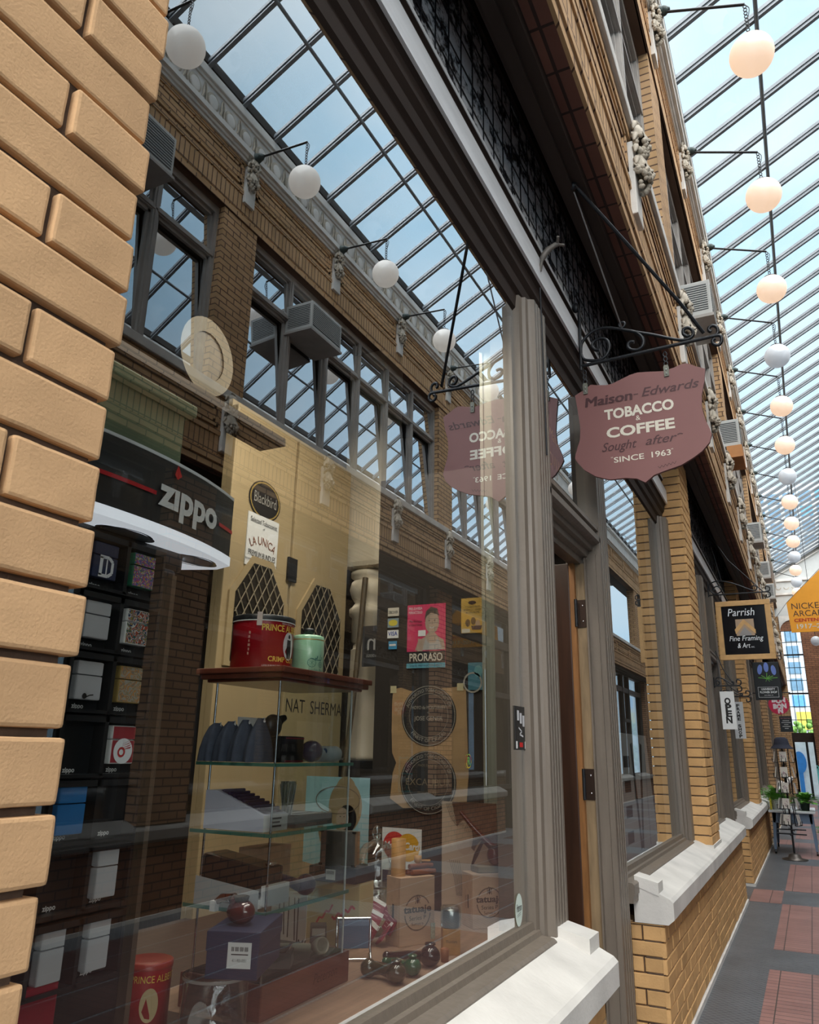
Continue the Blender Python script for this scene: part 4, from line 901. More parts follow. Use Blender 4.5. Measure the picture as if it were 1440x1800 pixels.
# pipe sculpture on its plinth
t=thing('pipe_sculpture','carved bent pipe with a dragonfly stem resting on a wooden plinth','pipe',(-.36,2.85,.976))
m=at(t); m.M=m.M@Matrix.Translation((-.365,2.855,.976))@R(math.radians(46),4,'Z'); m.box(-.05,-.033,0,.055,.033,.022,mat('plinth_wood',(.24,.17,.10),.7,var=.3,vscale=15),.004); m.build('plinth',t)
m=at(t); m.sph((-.335,2.855,1.033),(.027,.027,.034),M_bri,18,12); m.lathe([(.014,.0),(.02,.012),(.017,.014),(.012,.004)],M_dark,(-.335,2.84,1.055),16); m.build('bowl',t)
m=at(t); m.tube([(-.335,2.855,1.055),(-.37,2.845,1.085),(-.41,2.835,1.125),(-.455,2.825,1.175)],[.016,.012,.010,.007],M_bri,12); m.build('shank',t)
m=at(t); m.tube([(-.35,2.85,1.10),(-.38,2.845,1.07),(-.40,2.84,1.03),(-.415,2.84,.998)],[.004,.006,.008,.004],mat('stand_bronze',(.06,.035,.025),.3,.5),8); m.tube([(-.33,2.85,1.11),(-.365,2.845,1.092)],.006,mat('stand_bronze',(0,0,0)),8); m.build('rest',t)
# posters and cards on the partition and on the deck
PY=2.996
def card(x0,z0,x1,z1,mt,y=PY,th=.003): m=at(None,((x0+x1)/2,y,z0)); m.box(x0,y-th,z0,x1,y,z1,mt); return m
def put(m,name,label,cat,x0,z0,x1,group=None,y=PY): return one(m,name,label,cat,((x0+x1)/2,y,z0),group)
pk=mat('poster_pink',(.62,.05,.13),.5,var=.05); sk=mat('poster_skin',(.42,.31,.24),.6,var=.06); gy=mat('poster_grey',(.42,.40,.38),.6); hd=mat('poster_hair',(.09,.07,.055),.7)
m=card(-.774,1.725,-.592,1.997,pk); q=(0,PY-.0036,0); q2=(0,PY-.0040,0); q3=(0,PY-.0044,0); q4=(0,PY-.0048,0)
m.poly([(-.735,1.80),(-.72,1.84),(-.69,1.855),(-.672,1.875),(-.645,1.875),(-.625,1.855),(-.60,1.84),(-.593,1.80)],q,*FY,sk)
m.poly([(-.70,1.80),(-.685,1.852),(-.672,1.83),(-.64,1.83),(-.628,1.852),(-.605,1.80)],q2,*FY,gy)
m.disc(-.655,1.918,.033,.048,q2,*FY,sk); m.poly([(-.69,1.93),(-.685,1.965),(-.66,1.985),(-.63,1.975),(-.62,1.94),(-.63,1.95),(-.66,1.96),(-.68,1.945)],q3,*FY,hd)
for ex in (-.668,-.643): m.disc(ex,1.925,.004,.002,q3,*FY,M_ink,10)
m.stroke([(-.655,1.922),(-.652,1.910),(-.657,1.909)],.0015,q3,*FY,hd); m.stroke([(-.667,1.896),(-.655,1.893),(-.644,1.897)],.002,q3,*FY,M_white)
m.poly([(-.725,1.79),(-.70,1.79),(-.69,1.845),(-.72,1.85)],q3,*FY,sk); m.rect(-.72,1.86,-.685,1.885,q3,*FY,M_white); m.text('BOX',.012,(-.7025,1.866,0),*FY,M_ink) if 0 else None
m.text('PRE-BARBA',.012,(-.735,PY-.0036,1.975),*FY,M_white,w=.065); m.text('MIRACOLO',.012,(-.735,PY-.0036,1.958),*FY,M_white,w=.065)
m.text('Morbidezza',.011,(-.735,PY-.0036,1.920),*FY,M_ink,shear=.3,w=.06); m.text('e freschezza',.010,(-.735,PY-.0036,1.905),*FY,M_ink,shear=.3,w=.06)
m.rect(-.774,1.745,-.592,1.795,q3,*FY,mat('poster_black',(.02,.02,.022))); m.text('PRORASO',.033,(-.683,PY-.0048,1.754),*FY,M_signw,bold=.02,w=.155)
m.rect(-.774,1.725,-.592,1.745,q3,*FY,mat('poster_teal',(.12,.36,.45))); m.text('SHAVE PREPARATION SINCE',.008,(-.683,PY-.0048,1.731),*FY,M_navy,w=.15)
put(m,'poster','pink barber poster with a smiling man above white lettering','poster',-.774,1.725,-.592)
yl=mat('poster_ochre',(.58,.36,.08),.6,var=.06)
m=card(-.52,1.862,-.416,2.01,yl); m.disc(-.47,1.99,.018,.008,q,*FY,M_inkb); 
for k,w_ in enumerate((.07,.08,.06)): m.text(('YOU HAVE FOUND','AMERICA\u2019S FINEST','IN ITS PRIME')[k],.008,(-.468,PY-.0036,1.968-.012*k),*FY,M_ink,w=w_)
for a,z,c in ((-.49,1.905,hd),(-.465,1.912,hd),(-.445,1.90,sk)): m.disc(a,z,.011,.016,q,*FY,c)
m.poly([(-.475,1.892),(-.425,1.892),(-.432,1.875),(-.47,1.875)],q2,*FY,M_navy); m.rect(-.517,1.864,-.48,1.88,q2,*FY,M_signw)
put(m,'poster','ochre poster of figures in a small boat, right of the pink poster','poster',-.52,1.862,-.416)
for (x0,z0,x1,z1,mt,txt,tc,lab) in ((-.872,1.955,-.818,1.992,M_signw,'DISCOVER',M_ink,'cream card decal, topmost of the four on the dark partition'),
    (-.872,1.905,-.818,1.945,mat('decal_grey',(.25,.33,.38)),None,None,'decal with a yellow oval, second of the four'),
    (-.872,1.858,-.818,1.893,M_white,'VISA',mat('card_blue',(.03,.08,.35)),'white card decal with blue letters, third of the four'),
    (-.865,1.810,-.825,1.845,mat('decal_blue',(.06,.28,.50)),None,None,'square blue decal, lowest of the four')):
    m=card(x0,z0,x1,z1,mt,th=.002)
    if txt: m.text(txt,.012 if txt!='VISA' else .018,((x0+x1)/2,PY-.0027,z0+.011),*FY,tc,w=.046,bold=.02)
    elif z0>1.9: m.disc((x0+x1)/2,(z0+z1)/2,.022,.014,(0,PY-.0027,0),*FY,mat('decal_yellow',(.62,.52,.06)))
    else: m.rect(x0+.004,z0+.014,x1-.004,z0+.022,(0,PY-.0027,0),*FY,M_white)
    put(m,'payment_decal',lab,'decal',x0,z0,x1,'payment decals on the partition')
# torn brown paper with two dark round stickers
pp=[(-.84,1.20),(-.83,1.30),(-.815,1.34),(-.835,1.38),(-.84,1.47),(-.84,1.60),(-.835,1.64),(-.80,1.645),(-.75,1.63),(-.60,1.64),(-.52,1.645),(-.50,1.63),(-.495,1.45),(-.49,1.30),(-.50,1.19),(-.66,1.17),(-.78,1.165)]
m=at(None,(-.67,PY,1.17)); m.extr(pp,(0,PY-.0025,0),X_,Z_,(0,.002,0),mat('kraft_paper',(.40,.25,.12),.8,var=.15,vscale=5,streak=(1,1,5)))
one(m,'brown_paper','torn sheet of brown kraft paper taped to the dark partition','paper',(-.67,PY,1.17))
M_dsk=mat('sticker_black',(.025,.024,.024),.5,var=.15); M_dtx=mat('sticker_grey_letter',(.42,.38,.32),.6)
for z,rows,lab in ((1.53,(('HOYO de MONTERREY',.014,.025,.155),('de',.008,.008,None),('JOSE GENER',.017,-.02,.13)),'dark round cigar sticker, upper of two on the brown paper'),(1.268,(('EXCALIBUR',.026,-.012,.20),('MADE BY HAND',.010,.06,.09),('IN HONDURAS',.010,-.045,.09)),'dark round cigar sticker, lower of two on the brown paper')):
    m=at(None,(-.667,PY-.005,z-.12)); m.M=Matrix.Translation((.667,-(PY-.005),-(z-.12)))
    m.extr([(-.667+.125*math.cos(2*PI*k/40),z+.122*math.sin(2*PI*k/40)) for k in range(40)],(0,PY-.0055,0),X_,Z_,(0,.002,0),M_dsk)
    y_=PY-.0062; m.ring(-.667,z,.118,.1205,(0,y_,0),*FY,M_dtx,40); m.ring(-.667,z,.088,.0895,(0,y_,0),*FY,M_dtx,40)
    m.text('AUTHORIZED TOBACCONIST OF',.014,(-.667,y_,z+.097),*FY,M_dtx,arc=.097,w=.24); m.text('FINEST OF CIGARS',.014,(-.667,y_,z-.107),*FY,M_dtx,arc=-.107,w=.18)
    for s_,h_,dz,w_ in rows: m.text(s_,h_,(-.667,y_-.0004,z+dz),*FY,M_dtx if z>1.4 else mat('sticker_tan_letter',(.25,.19,.12)),w=w_)
    one(m,'round_sticker',lab,'sticker',(-.667,PY-.005,z-.12))
m=at(None,(-.80,PY,1.63)); 
for x,z in ((-.835,1.635),(-.525,1.64)): m.box(x-.014,PY-.004,z-.012,x+.014,PY-.0026,z+.018,mat('tape_yellow',(.55,.48,.28)))
one(m,'masking_tape','pale tape pieces holding the brown paper to the partition','tape',(-.80,PY,1.63))
m=card(-.49,1.63,-.40,1.74,mat('blue_decal',(.08,.22,.28),.5,var=.2)); m.ring(-.47,1.66,.035,.042,q,*FY,mat('pale_ring',(.4,.36,.3)),24); m.disc(-.445,1.705,.018,.024,q,*FY,mat('decal_teal',(.16,.36,.38)))
put(m,'poster','faded blue poster with a pale ring below the ochre poster','poster',-.49,1.63,-.40)
# mirrored word on the far counter sign
m=at(None,(-1.05,3.35,1.80)); m.box(-1.20,3.345,1.78,-1.0,3.35,1.98,mat('smoke_panel',(.06,.06,.065),.4)); m.text('ten',.085,(-1.10,3.3435,1.86),(-1,0,0),(0,0,1),mat('frosted_letter',(.60,.60,.60)),w=.15); m.text('HOME DECOR & DESIGN',.014,(-1.10,3.3435,1.825),(-1,0,0),(0,0,1),mat('frosted_letter',(0,0,0)),w=.15)
one(m,'counter_sign','smoked panel with mirrored frosted letters beside the ivory column','sign',(-1.05,3.35,1.80))
# cards standing on the deck
m=card(-.82,.80,-.648,1.098,M_white,y=2.9); y_=2.8965; rc=mat('card_red',(.60,.02,.02)); yc=mat('card_yellow',(.75,.38,.01))
m.disc(-.765,1.035,.05,.05,(0,y_,0),*FY,rc); m.disc(-.705,1.030,.05,.05,(0,y_-.0004,0),*FY,yc)
for k in range(5): m.rect(-.755,1.045-.012*k,-.728,1.051-.012*k,(0,y_-.0008,0),*FY,rc)
m.text('MasterCard',.026,(-.735,1.022,y_-.0012) if 0 else (-.735,y_-.0012,1.022),*FY,M_white,shear=.2,w=.155,bold=.03); m.rect(-.815,.86,-.655,.945,(0,y_,0),*FY,M_navy)
put(m,'payment_card_sign','white sign with overlapping red and yellow discs behind the glass cloche','sign',-.82,.80,-.648,y=2.9)
m=card(-1.09,.80,-.80,1.285,mat('poster_sky',(.28,.48,.52),.6,var=.15,vscale=6),y=2.75); y_=2.7465; q=(0,y_,0); q2=(0,y_-.0004,0); q3=(0,y_-.0008,0); q4=(0,y_-.0012,0)
hat=mat('hat_tan',(.30,.22,.12),.7,var=.15); m.poly([(-1.09,.80),(-.80,.80),(-.80,.98),(-.86,1.0),(-.95,.95),(-1.09,.97)],q,*FY,mat('poster_sand',(.42,.30,.17)))
m.poly([(-.99,.80),(-.98,1.03),(-.945,1.085),(-.88,1.085),(-.85,1.03),(-.84,.80)],q2,*FY,mat('shirt_olive',(.30,.26,.08))); m.poly([(-.945,1.093),(-.885,1.093),(-.90,1.045),(-.92,1.03),(-.935,1.05)],q3,*FY,mat('scarf_red',(.45,.02,.02)))
m.disc(-.905,1.178,.075,.095,q2,*FY,hat); m.disc(-.895,1.135,.042,.05,q2,*FY,mat('hat_shade',(.12,.08,.045))); m.disc(-.915,1.133,.028,.04,q3,*FY,sk); m.disc(-.905,1.238,.045,.05,q3,*FY,hat)
for ex in (-.925,-.908): m.disc(ex,1.141,.003,.002,q4,*FY,M_ink,8)
m.stroke([(-.922,1.116),(-.914,1.114),(-.907,1.117)],.002,q4,*FY,mat('lip',(.35,.03,.03)))
m.stroke([(-.96,1.0),(-1.0,1.05),(-1.02,1.12),(-1.0,1.15)],.026,q3,*FY,mat('glove_brown',(.20,.14,.07)))
m.stroke([(-1.0+.0+.10*math.cos(a)+.06,1.20+.05*math.sin(a)) for a in [2*PI*k/20 for k in range(21)]],.003,q4,*FY,mat('rope',(.14,.10,.06)))
put(m,'poster','tall sky blue poster of a rider in a wide hat swinging a lasso','poster',-1.09,.80,-.80,y=2.75)
m=card(-.562,.80,-.34,1.205,mat('photo_beige',(.50,.38,.28),.6,var=.06),y=2.9); y_=2.8965; q=(0,y_,0); q2=(0,y_-.0004,0)
m.poly([(-.52,1.205),(-.34,1.205),(-.34,.95),(-.38,.93),(-.41,1.02),(-.46,1.06),(-.50,1.12)],q,*FY,mat('photo_shadow',(.12,.06,.04),.6,var=.2)); m.disc(-.39,1.0,.045,.075,q2,*FY,mat('photo_beige2',(.46,.33,.24),.6)); m.disc(-.47,1.08,.035,.06,q2,*FY,mat('photo_beige2',(0,0,0)))
for k in range(6):
    m.stroke([(-.545+.006*k,1.20),(-.525+.007*k,1.15),(-.50+.006*k,1.12)],.0018,q2,*FY,hd); m.stroke([(-.46+.007*k,1.20),(-.45+.004*k,1.15),(-.47+.008*k,1.10)],.0018,q2,*FY,hd); m.stroke([(-.53+.008*k,1.0),(-.51+.006*k,.94),(-.50+.004*k,.88)],.0018,q2,*FY,hd)
put(m,'poster','brown photographic poster of a bent pipe, behind the corner cigar box','poster',-.562,.80,-.34,y=2.9)
m=card(-.83,.80,-.70,.965,M_white,y=2.2); y_=2.1965
for k,x in enumerate((-.80,-.785,-.765,-.745,-.73)): m.stroke([(x,.95),(x+.006*(k%2),.85-.006*k)],.004,(0,y_,0),*FY,M_ink)
m.text('MI',.022,(-.715,y_,.815),*FY,M_ink,shear=.2); put(m,'sign_card','white card with dark vertical strokes behind the case base','card',-.83,.80,-.70,y=2.2)
M_buff=mat('buff_card',(.58,.46,.23),.6,var=.08)
t=thing('tobacco_carton','buff carton with red script holding up a dark box and steel flask','box',(-.68,2.36,.80))
m=at(t); m.box(-.80,2.33,.80,-.59,2.42,.984,M_buff,.003); b=m.build('carton',t)
m=at(t); m.stroke([(-.69+.012*k,.875+.006*k+.007*(-1)**k) for k in range(8)],.007,(0,2.3285,0),*FY,rc); m.stroke([(-.76+.012*k,.85+.010*k+.006*(-1)**k) for k in range(7)],.006,(0,2.3285,0),*FY,rc); m.build('red_script',b)
t=thing('flask_box','dark box with a white barcode label under the steel flask','box',(-.68,2.35,.985)); 
m=at(t); m.box(-.765,2.30,.985,-.59,2.42,1.03,M_dark,.002); m.build('box',t); m=at(t); m.box(-.70,2.2985,.992,-.665,2.2995,1.022,M_white)
for k in range(9): m.box(-.697+.0032*k,2.298,1.008,-.6955+.0032*k,2.2984,1.018,M_ink)
m.build('label',t)
t=thing('hip_flask','brushed steel hip flask standing on the dark labelled box','flask',(-.67,2.34,1.03))
m=at(t); pl=[(-.735+.13*k/12,2.315+.012*math.sin(PI*k/12)*-1) for k in range(13)]+[(-.605-.13*k/12,2.345+.005*math.sin(PI*k/12)) for k in range(13)]
m.extr(pl,(0,0,1.031),X_,Y_,(0,0,.105),M_steelb); m.build('body',t); m=at(t); m.box(-.738,2.312,1.031,-.602,2.318,1.038,M_chrome); m.box(-.738,2.312,1.130,-.602,2.318,1.137,M_chrome); m.build('rim',t)
m=at(None,(-.72,2.28,.80)); m.M=Matrix.Translation((.72,-2.28,-.80))@Matrix.Translation((-.70,2.27,.80))@R(.6,4,'Z'); m.box(-.025,-.02,0,.025,.02,.07,mat('charcoal_box',(.06,.055,.05),.4),.003); m.box(-.02,-.0205,.04,.02,-.0202,.06,mat('label_grey',(0,0,0)))
one(m,'small_box','small charcoal box standing in front of the buff carton','box',(-.70,2.27,.80))
m=at(None,(-.74,2.72,1.09)); m.box(-.985,2.744,1.01,-.955,2.748,1.05,M_inkb); m.disc(-.97,1.03,.008,.012,(0,2.743,0),*FY,M_signw); one(m,'cameo_card','tiny dark card with a pale oval, pinned on the sky blue poster','card',(-.97,2.744,1.01))
# folded blue pouch on a chrome rest
t=thing('pouch_stand','blue leather pouch hung over a chrome easel on the deck','pouch',(-.545,2.22,.80))
m=at(t); m.M=m.M@Matrix.Translation((-.545,2.22,.80))@R(math.radians(35),4,'Z')
pr=[(-.012,.03),(-.012,.09),(-.008,.102),(.0,.105),(.008,.10),(.012,.085),(.008,.085),(.005,.096),(-.004,.098),(-.007,.09),(-.007,.03)]
m.extr(pr,(-.045,0,0),Y_,Z_,(.09,0,0),mat('blue_leather',(.10,.16,.25),.5,var=.15)); m.build('pouch',t)
m=at(t); m.M=m.M@Matrix.Translation((-.545,2.22,.80))@R(math.radians(35),4,'Z')
for x in (-.05,.05): m.tube([(x,-.03,.006),(x,-.006,.03),(x,0,.11)],.0035,M_chrome,8); m.tube([(x,-.03,.006),(x,.03,.006)],.0035,M_chrome,8)
m.tube([(-.05,0,.108),(.05,0,.108)],.0035,M_chrome,8); m.tube([(-.05,-.03,.006),(.05,-.03,.006)],.003,M_chrome,8); m.build('easel',t)
# glass cloche with matchbooks round it
t=thing('glass_cloche','glass cloche with a teardrop knob on a low glass jar','cloche',(-.66,2.56,.80))
m=at(t); L=t.location; m.lathe([(.082,.15),(.090,.145),(.088,.155),(.080,.165),(.078,.20),(.068,.245),(.045,.275),(.016,.288),(.012,.292)],M_clear,L,36); m.build('dome',t)
m=at(t); m.lathe([(.008,.290),(.014,.296),(.018,.312),(.013,.328),(.004,.336),(0,.337)],M_clear,L,20); m.sph(L+Vector((0,0,.312)),(.010,.010,.016),M_clear,14,8); m.build('knob',t)
m=at(t); m.lathe([(0,0),(.075,0),(.082,.02),(.083,.145),(.079,.145),(.078,.02)],M_clear,L,36); m.build('jar',t)
rd=random.Random(4); M_mb=mat('matchbook_maroon',(.24,.025,.045),.5,var=.15)
for k in range(9):
    a=Vector((-.535-.045*(k%3)+rd.uniform(-.01,.01),2.385+.02*(k//3)+.02*(k%3==0),.835+.03*(k//3)))
    t=thing('matchbook','maroon matchbook with a white edge in the heap before the cloche','matchbook',a,rd.uniform(-.9,.5),'maroon matchbooks by the cloche')
    t.rotation_euler=(rd.uniform(.5,1.3),rd.uniform(-.6,.6),rd.uniform(-.8,.6)); m=MB(); m.box(-.024,-.032,-.003,.024,.032,.003,M_mb)
    for q in range(4): m.rect(-.018,-.022+.011*q,.016-.004*(q%2),-.0195+.011*q,(0,0,.0034),X_,Y_,mat('match_print',(.5,.3,.3)))
    m.build('cover',t); m=MB(); m.box(-.025,.022,-.0035,.025,.034,.0035,M_white); m.build('white_edge',t)
# amber box with a steel canister
t=thing('amber_box','small amber wooden box under the steel canister','box',(-.331,2.391,.80),math.radians(30))
m=MB(); m.box(0,0,0,.054,.054,.072,M_oak,.002); b=m.build('box',t); m=MB(); m.text('Thunders',.008,(.027,-.0006,.034),X_,Z_,M_inkb,w=.034); m.build('burnt_lettering',b)
t=thing('steel_canister','round steel canister with a glass sleeve on the amber box','canister',(-.321,2.428,.872))
L=t.location; m=at(t); m.lathe([(0,.002),(.026,.002),(.026,.050),(.024,.053),(0,.053)],M_steelb,L,28); m.build('can',t); m=at(t); m.lathe([(.030,0),(.031,.004),(.031,.056),(.028,.060),(0,.060)],M_clear,L,28); m.build('sleeve',t)
# glass pipes on the deck
def gpipe(label,pts,rs,bowl,br,mt,cup):
    t=thing('glass_pipe',label,'pipe',(bowl[0],bowl[1],DK),0); m=at(t); m.sph((bowl[0],bowl[1],DK+br*.95),(br,br,br*.95),mt,18,12); m.lathe([(br*.35,0),(br*.55,.004),(br*.5,.008),(br*.3,.003)],mt,(bowl[0],bowl[1],DK+br*1.8),14); m.build('bowl',t)
    m=at(t); m.tube(pts,rs,mt,12); m.sph(pts[-1],rs[-1]*1.25,mt,12,8); m.build('stem',t)
gpipe('olive brown glass pipe, nearest of the three on the deck',[(-.335,2.07,.822),(-.375,2.08,.825),(-.41,2.075,.823)],[.017,.015,.019],(-.318,2.06),.027,mat('olive_glass',(.055,.045,.02),.08,var=.35,vscale=30,coat=.8),0)
gpipe('green glass pipe, the middle of the three on the deck',[(-.335,2.15,.822),(-.37,2.16,.825),(-.405,2.165,.82)],[.013,.012,.010],(-.312,2.145),.025,mat('green_glass',(.02,.11,.05),.06,var=.3,vscale=30,coat=.8),0)
gpipe('dark amber glass pipe with a blue bead, farthest of the three',[(-.335,2.255,.825),(-.38,2.25,.824),(-.44,2.235,.818)],[.014,.012,.010],(-.31,2.255),.030,mat('dark_amber_glass',(.035,.012,.012),.08,var=.3,vscale=30,coat=.8),0)
m=at(None,(-.30,2.335,.80)); m.lathe([(0,0),(.011,0),(.013,.034),(.010,.036),(.008,.012),(0,.012)],mat('clay_orange',(.36,.13,.05),.5),(-.297,2.33,.80),18); one(m,'pipe_tamper','small reddish wooden cup beside the amber box','cup',(-.297,2.33,.80))
# decals on the window glass
m=at(None,(-.197,2.715,.83)); gxp=-.1975
m.disc(2.715,.888,.036,.05,(gxp,0,0),*FX,mat('pale_decal',(.62,.72,.66),.5)); m.text('Peterson',.024,(gxp+.0006,2.715,.884),*FX,M_ink,shear=.3,w=.052); m.stroke([(2.695,.873),(2.735,.880)],.0012,(gxp+.0006,0,0),*FX,M_ink); m.stroke([(2.697,.868),(2.733,.874)],.001,(gxp+.0006,0,0),*FX,M_ink)
one(m,'window_decal','pale green oval decal in the lower right corner of the window','decal',(-.197,2.715,.83))
m=at(None,(-.197,2.28,1.34)); m.ring(2.28,1.362,.018,.021,(gxp,0,0),*FX,pat('rainbow',[(.35,.03,.02),(.5,.4,.03),(.05,.3,.06),(.1,.08,.4)],14,'n')); m.text('R',.022,(gxp,2.28,1.352),*FX,mat('decal_lime',(.15,.35,.08)),bold=.02); one(m,'window_decal','small round rainbow decal on the window glass','decal',(-.197,2.28,1.34))
m=at(None,(-.196,2.77,1.40)); m.box(-.198,2.712,1.398,-.196,2.838,1.55,M_black); sw=mat('sticker_white',(.6,.6,.62)); y_=-.1955
for k in range(3): m.rect(2.735+.03*k,1.50-.010*k,2.757+.03*k,1.535-.008*k,(y_,0,0),*FX,sw)
m.stroke([(2.75,1.475),(2.785,1.462),(2.76,1.452),(2.80,1.445)],.006,(y_,0,0),*FX,sw); m.rect(2.757,1.408,2.793,1.424,(y_,0,0),*FX,rc); m.rect(2.718,1.403,2.735,1.428,(y_,0,0),*FX,M_white); m.rect(2.815,1.403,2.832,1.428,(y_,0,0),*FX,M_white)
one(m,'window_sticker','black rectangular sticker on the right edge of the window glass, above the pale oval','sticker',(-.196,2.77,1.40))
# latch wire on the window jamb
m=at(None,(-.262,2.93,1.8)); m.tube([(-.255,2.92,2.02),(-.25,2.90,1.96),(-.255,2.88,1.90),(-.25,2.92,1.84)],.003,M_iron,6); m.box(-.262,2.90,1.98,-.255,2.93,2.10,M_gold); one(m,'cord_cleat','brass cleat with a loop of cord high on the cream jamb','cleat',(-.262,2.93,1.84))
# window two: added board painted as the lettering reflected there, transom sign of the shop door
m=at(None,(-.34,5.6,.68)); m.extr([(5.05,.68),(6.25,.68),(6.0,1.52),(5.15,1.52)],(-.345,0,0),Y_,Z_,(.015,0,0),M_white); y_=-.329
for k in range(4): m.rect(5.17,.86+.15*k,5.36,.93+.15*k,(y_,0,0),*FX,M_ink)
m.stroke([(5.44,1.46),(5.6,.80)],.06,(y_,0,0),*FX,M_ink); m.stroke([(5.78,1.46),(5.64,.80)],.06,(y_,0,0),*FX,M_ink); m.stroke([(5.92,.80),(5.90,1.4)],.05,(y_,0,0),*FX,mat('sticker_white',(0,0,0)))
one(m,'reflection_board','added white board with bold black bars standing for a reflection in the second window','board',(-.34,5.6,.68))
m=at(None,(-.2,3.45,2.5)); m.box(-.205,3.36,2.545,-.20,3.79,3.18,M_black); m.text('Maison',.06,(-.1985,3.42,2.82),*FX,M_gold,shear=.3,w=.24); m.text('EDWARDS',.07,(-.1985,3.44,2.68),*FX,M_gold,w=.36)
one(m,'transom_sign','black sign with gold letters in the transom over the shop door','sign',(-.2,3.57,2.545))
# ---------------------------------------------------------------- iron bracket and maroon hanging sign
SY=3.63
def b3(pts,y=SY): return [(a,y,z) for a,z in pts]
def smooth(pts,n=5):
    P=[Vector(p) for p in pts]; out=[]
    for i in range(len(P)-1):
        p0,p1,p2,p3=P[max(i-1,0)],P[i],P[i+1],P[min(i+2,len(P)-1)]
        for k in range(n):
            t=k/n; out.append(.5*((2*p1)+(p2-p0)*t+(2*p0-5*p1+4*p2-p3)*t*t+(3*p1-p0-3*p2+p3)*t**3))
    out.append(P[-1]); return out
t=thing('sign_bracket','black wrought iron scroll bracket holding the maroon shield sign','bracket',(-.11,SY,3.31))
m=at(t); m.tube(b3([(-.105,3.30),(-.100,3.66)]),.009,M_iron,8); m.sph((-.115,SY-.01,3.67),(.02,.02,.03),M_iron,10,8); m.build('back_bar',t)
m=at(t); m.tube(b3([(-.11,3.324),(.536,3.344)]),.0095,M_iron,8); m.build('main_bar',t)
top=[(-.102,3.395),(-.096,3.453),(-.063,3.495),(-.017,3.518),(.042,3.516),(.107,3.491),(.163,3.465),(.266,3.42),(.332,3.387),(.385,3.363),(.425,3.355),(.453,3.37),(.455,3.397),(.437,3.418),(.416,3.415),(.411,3.392),(.426,3.373),(.440,3.377)]
for nm,pts in (('scroll',top),('scroll',[(-.102,3.395),(-.089,3.363),(-.056,3.347),(-.005,3.34),(.033,3.364),(.047,3.402),(.038,3.442),(.009,3.461),(-.024,3.457),(-.041,3.431),(-.027,3.403),(-.005,3.398)]),
    ('scroll',[(.125,3.483),(.16,3.468),(.19,3.45),(.216,3.411),(.213,3.371),(.184,3.354),(.149,3.366),(.14,3.393),(.152,3.406),(.173,3.401)]),
    ('end_curl',[(.520,3.343),(.563,3.351),(.569,3.381),(.554,3.40),(.534,3.397),(.53,3.379),(.54,3.37)]),('end_curl',[(.530,3.344),(.575,3.341),(.582,3.312),(.567,3.292),(.545,3.301),(.541,3.322),(.554,3.33)])):
    m=at(t); m.tube(smooth(b3(pts)),.0085,M_iron,8); m.build(nm,t)
m=at(t); m.tube([(.505,SY,3.372),(.42,3.52,3.50),(.055,3.0,3.93)],.0085,M_iron,8); m.sph((.05,2.995,3.92),(.02,.02,.02),M_iron,10,8); m.build('stay_rod',t)
m=at(t); m.tube([(.116,SY,3.50),(.05,3.01,3.90)],.004,M_steelb,6); m.tube(smooth([(.116,SY,3.495),(.132,SY,3.508),(.128,SY,3.527),(.108,SY,3.527),(.104,SY,3.508),(.116,SY,3.495)]),.006,M_iron,8); m.build('thin_stay',t)
t=thing('hanging_sign','maroon shield shaped sign with cream lettering hanging from a scroll bracket','sign',(.17,SY,2.64))
OUT=[(-.145,3.164),(-.1,3.185),(-.06,3.209),(-.02,3.198),(.016,3.191),(.048,3.192),(.074,3.201),(.14,3.223),(.175,3.228),(.216,3.223),(.298,3.209),(.353,3.217),(.38,3.226),(.407,3.229),(.433,3.217),(.451,3.203),(.494,3.18),(.484,3.115),(.466,3.043),(.461,2.985),(.469,2.924),(.486,2.87),(.493,2.839),(.479,2.798),(.444,2.761),(.404,2.735),(.344,2.705),(.258,2.685),(.217,2.673),(.175,2.642),(.136,2.667),(.083,2.678),(.007,2.68),(-.061,2.706),(-.116,2.748),(-.15,2.796),(-.161,2.817),(-.151,2.857),(-.13,2.916),(-.126,2.986),(-.133,3.067)]
m=at(t); m.extr(OUT,(0,SY,0),X_,Z_,(0,.018,0),M_signm); bd=m.build('board',t)
m=at(t); y=SY-.0012
[m.text('Maison',.052,(.022+dx,y-.0004*k,3.086),*FY,M_signd,shear=.1,w=.234) for k,dx in enumerate((-.002,0,.002,.004))]; m.rect(.150,3.108,.172,3.113,(0,y,0),*FY,M_signd); m.text('Edwards',.046,(.319,y,3.092),*FY,M_signd,shear=.3,bold=.012,w=.272)
m.text('Sought',.046,(.057,y,2.829),*FY,M_signd,shear=.35,bold=.008,w=.172); m.text('after',.044,(.256,y,2.832),*FY,M_signd,shear=.35,bold=.008,w=.148); m.stroke([(.340,2.862),(.352,2.866),(.365,2.862)],.005,(0,y,0),*FY,M_signd)
m.text('TOBACCO',.052,(.169,y,3.000),*FY,M_signw,bold=.035,w=.336); m.text('&',.026,(.163,y,2.970),*FY,M_signw); m.text('COFFEE',.051,(.168,y,2.900),*FY,M_signw,bold=.035,w=.328)
m.text('SINCE',.028,(.105,y,2.764),*FY,M_signw,bold=.012,w=.145); m.text('1963',.029,(.255,y,2.764),*FY,M_signw,bold=.012,w=.09)
for x in (.020,.026,.306,.312): m.rect(x,2.79,x+.002,2.796,(0,y,0),*FY,M_signw)
m.stroke([(.239+.0085*k,2.708+.0015*k+.006*(-1)**k) for k in range(11)],.002,(0,y,0),*FY,M_signd); m.build('lettering',bd)
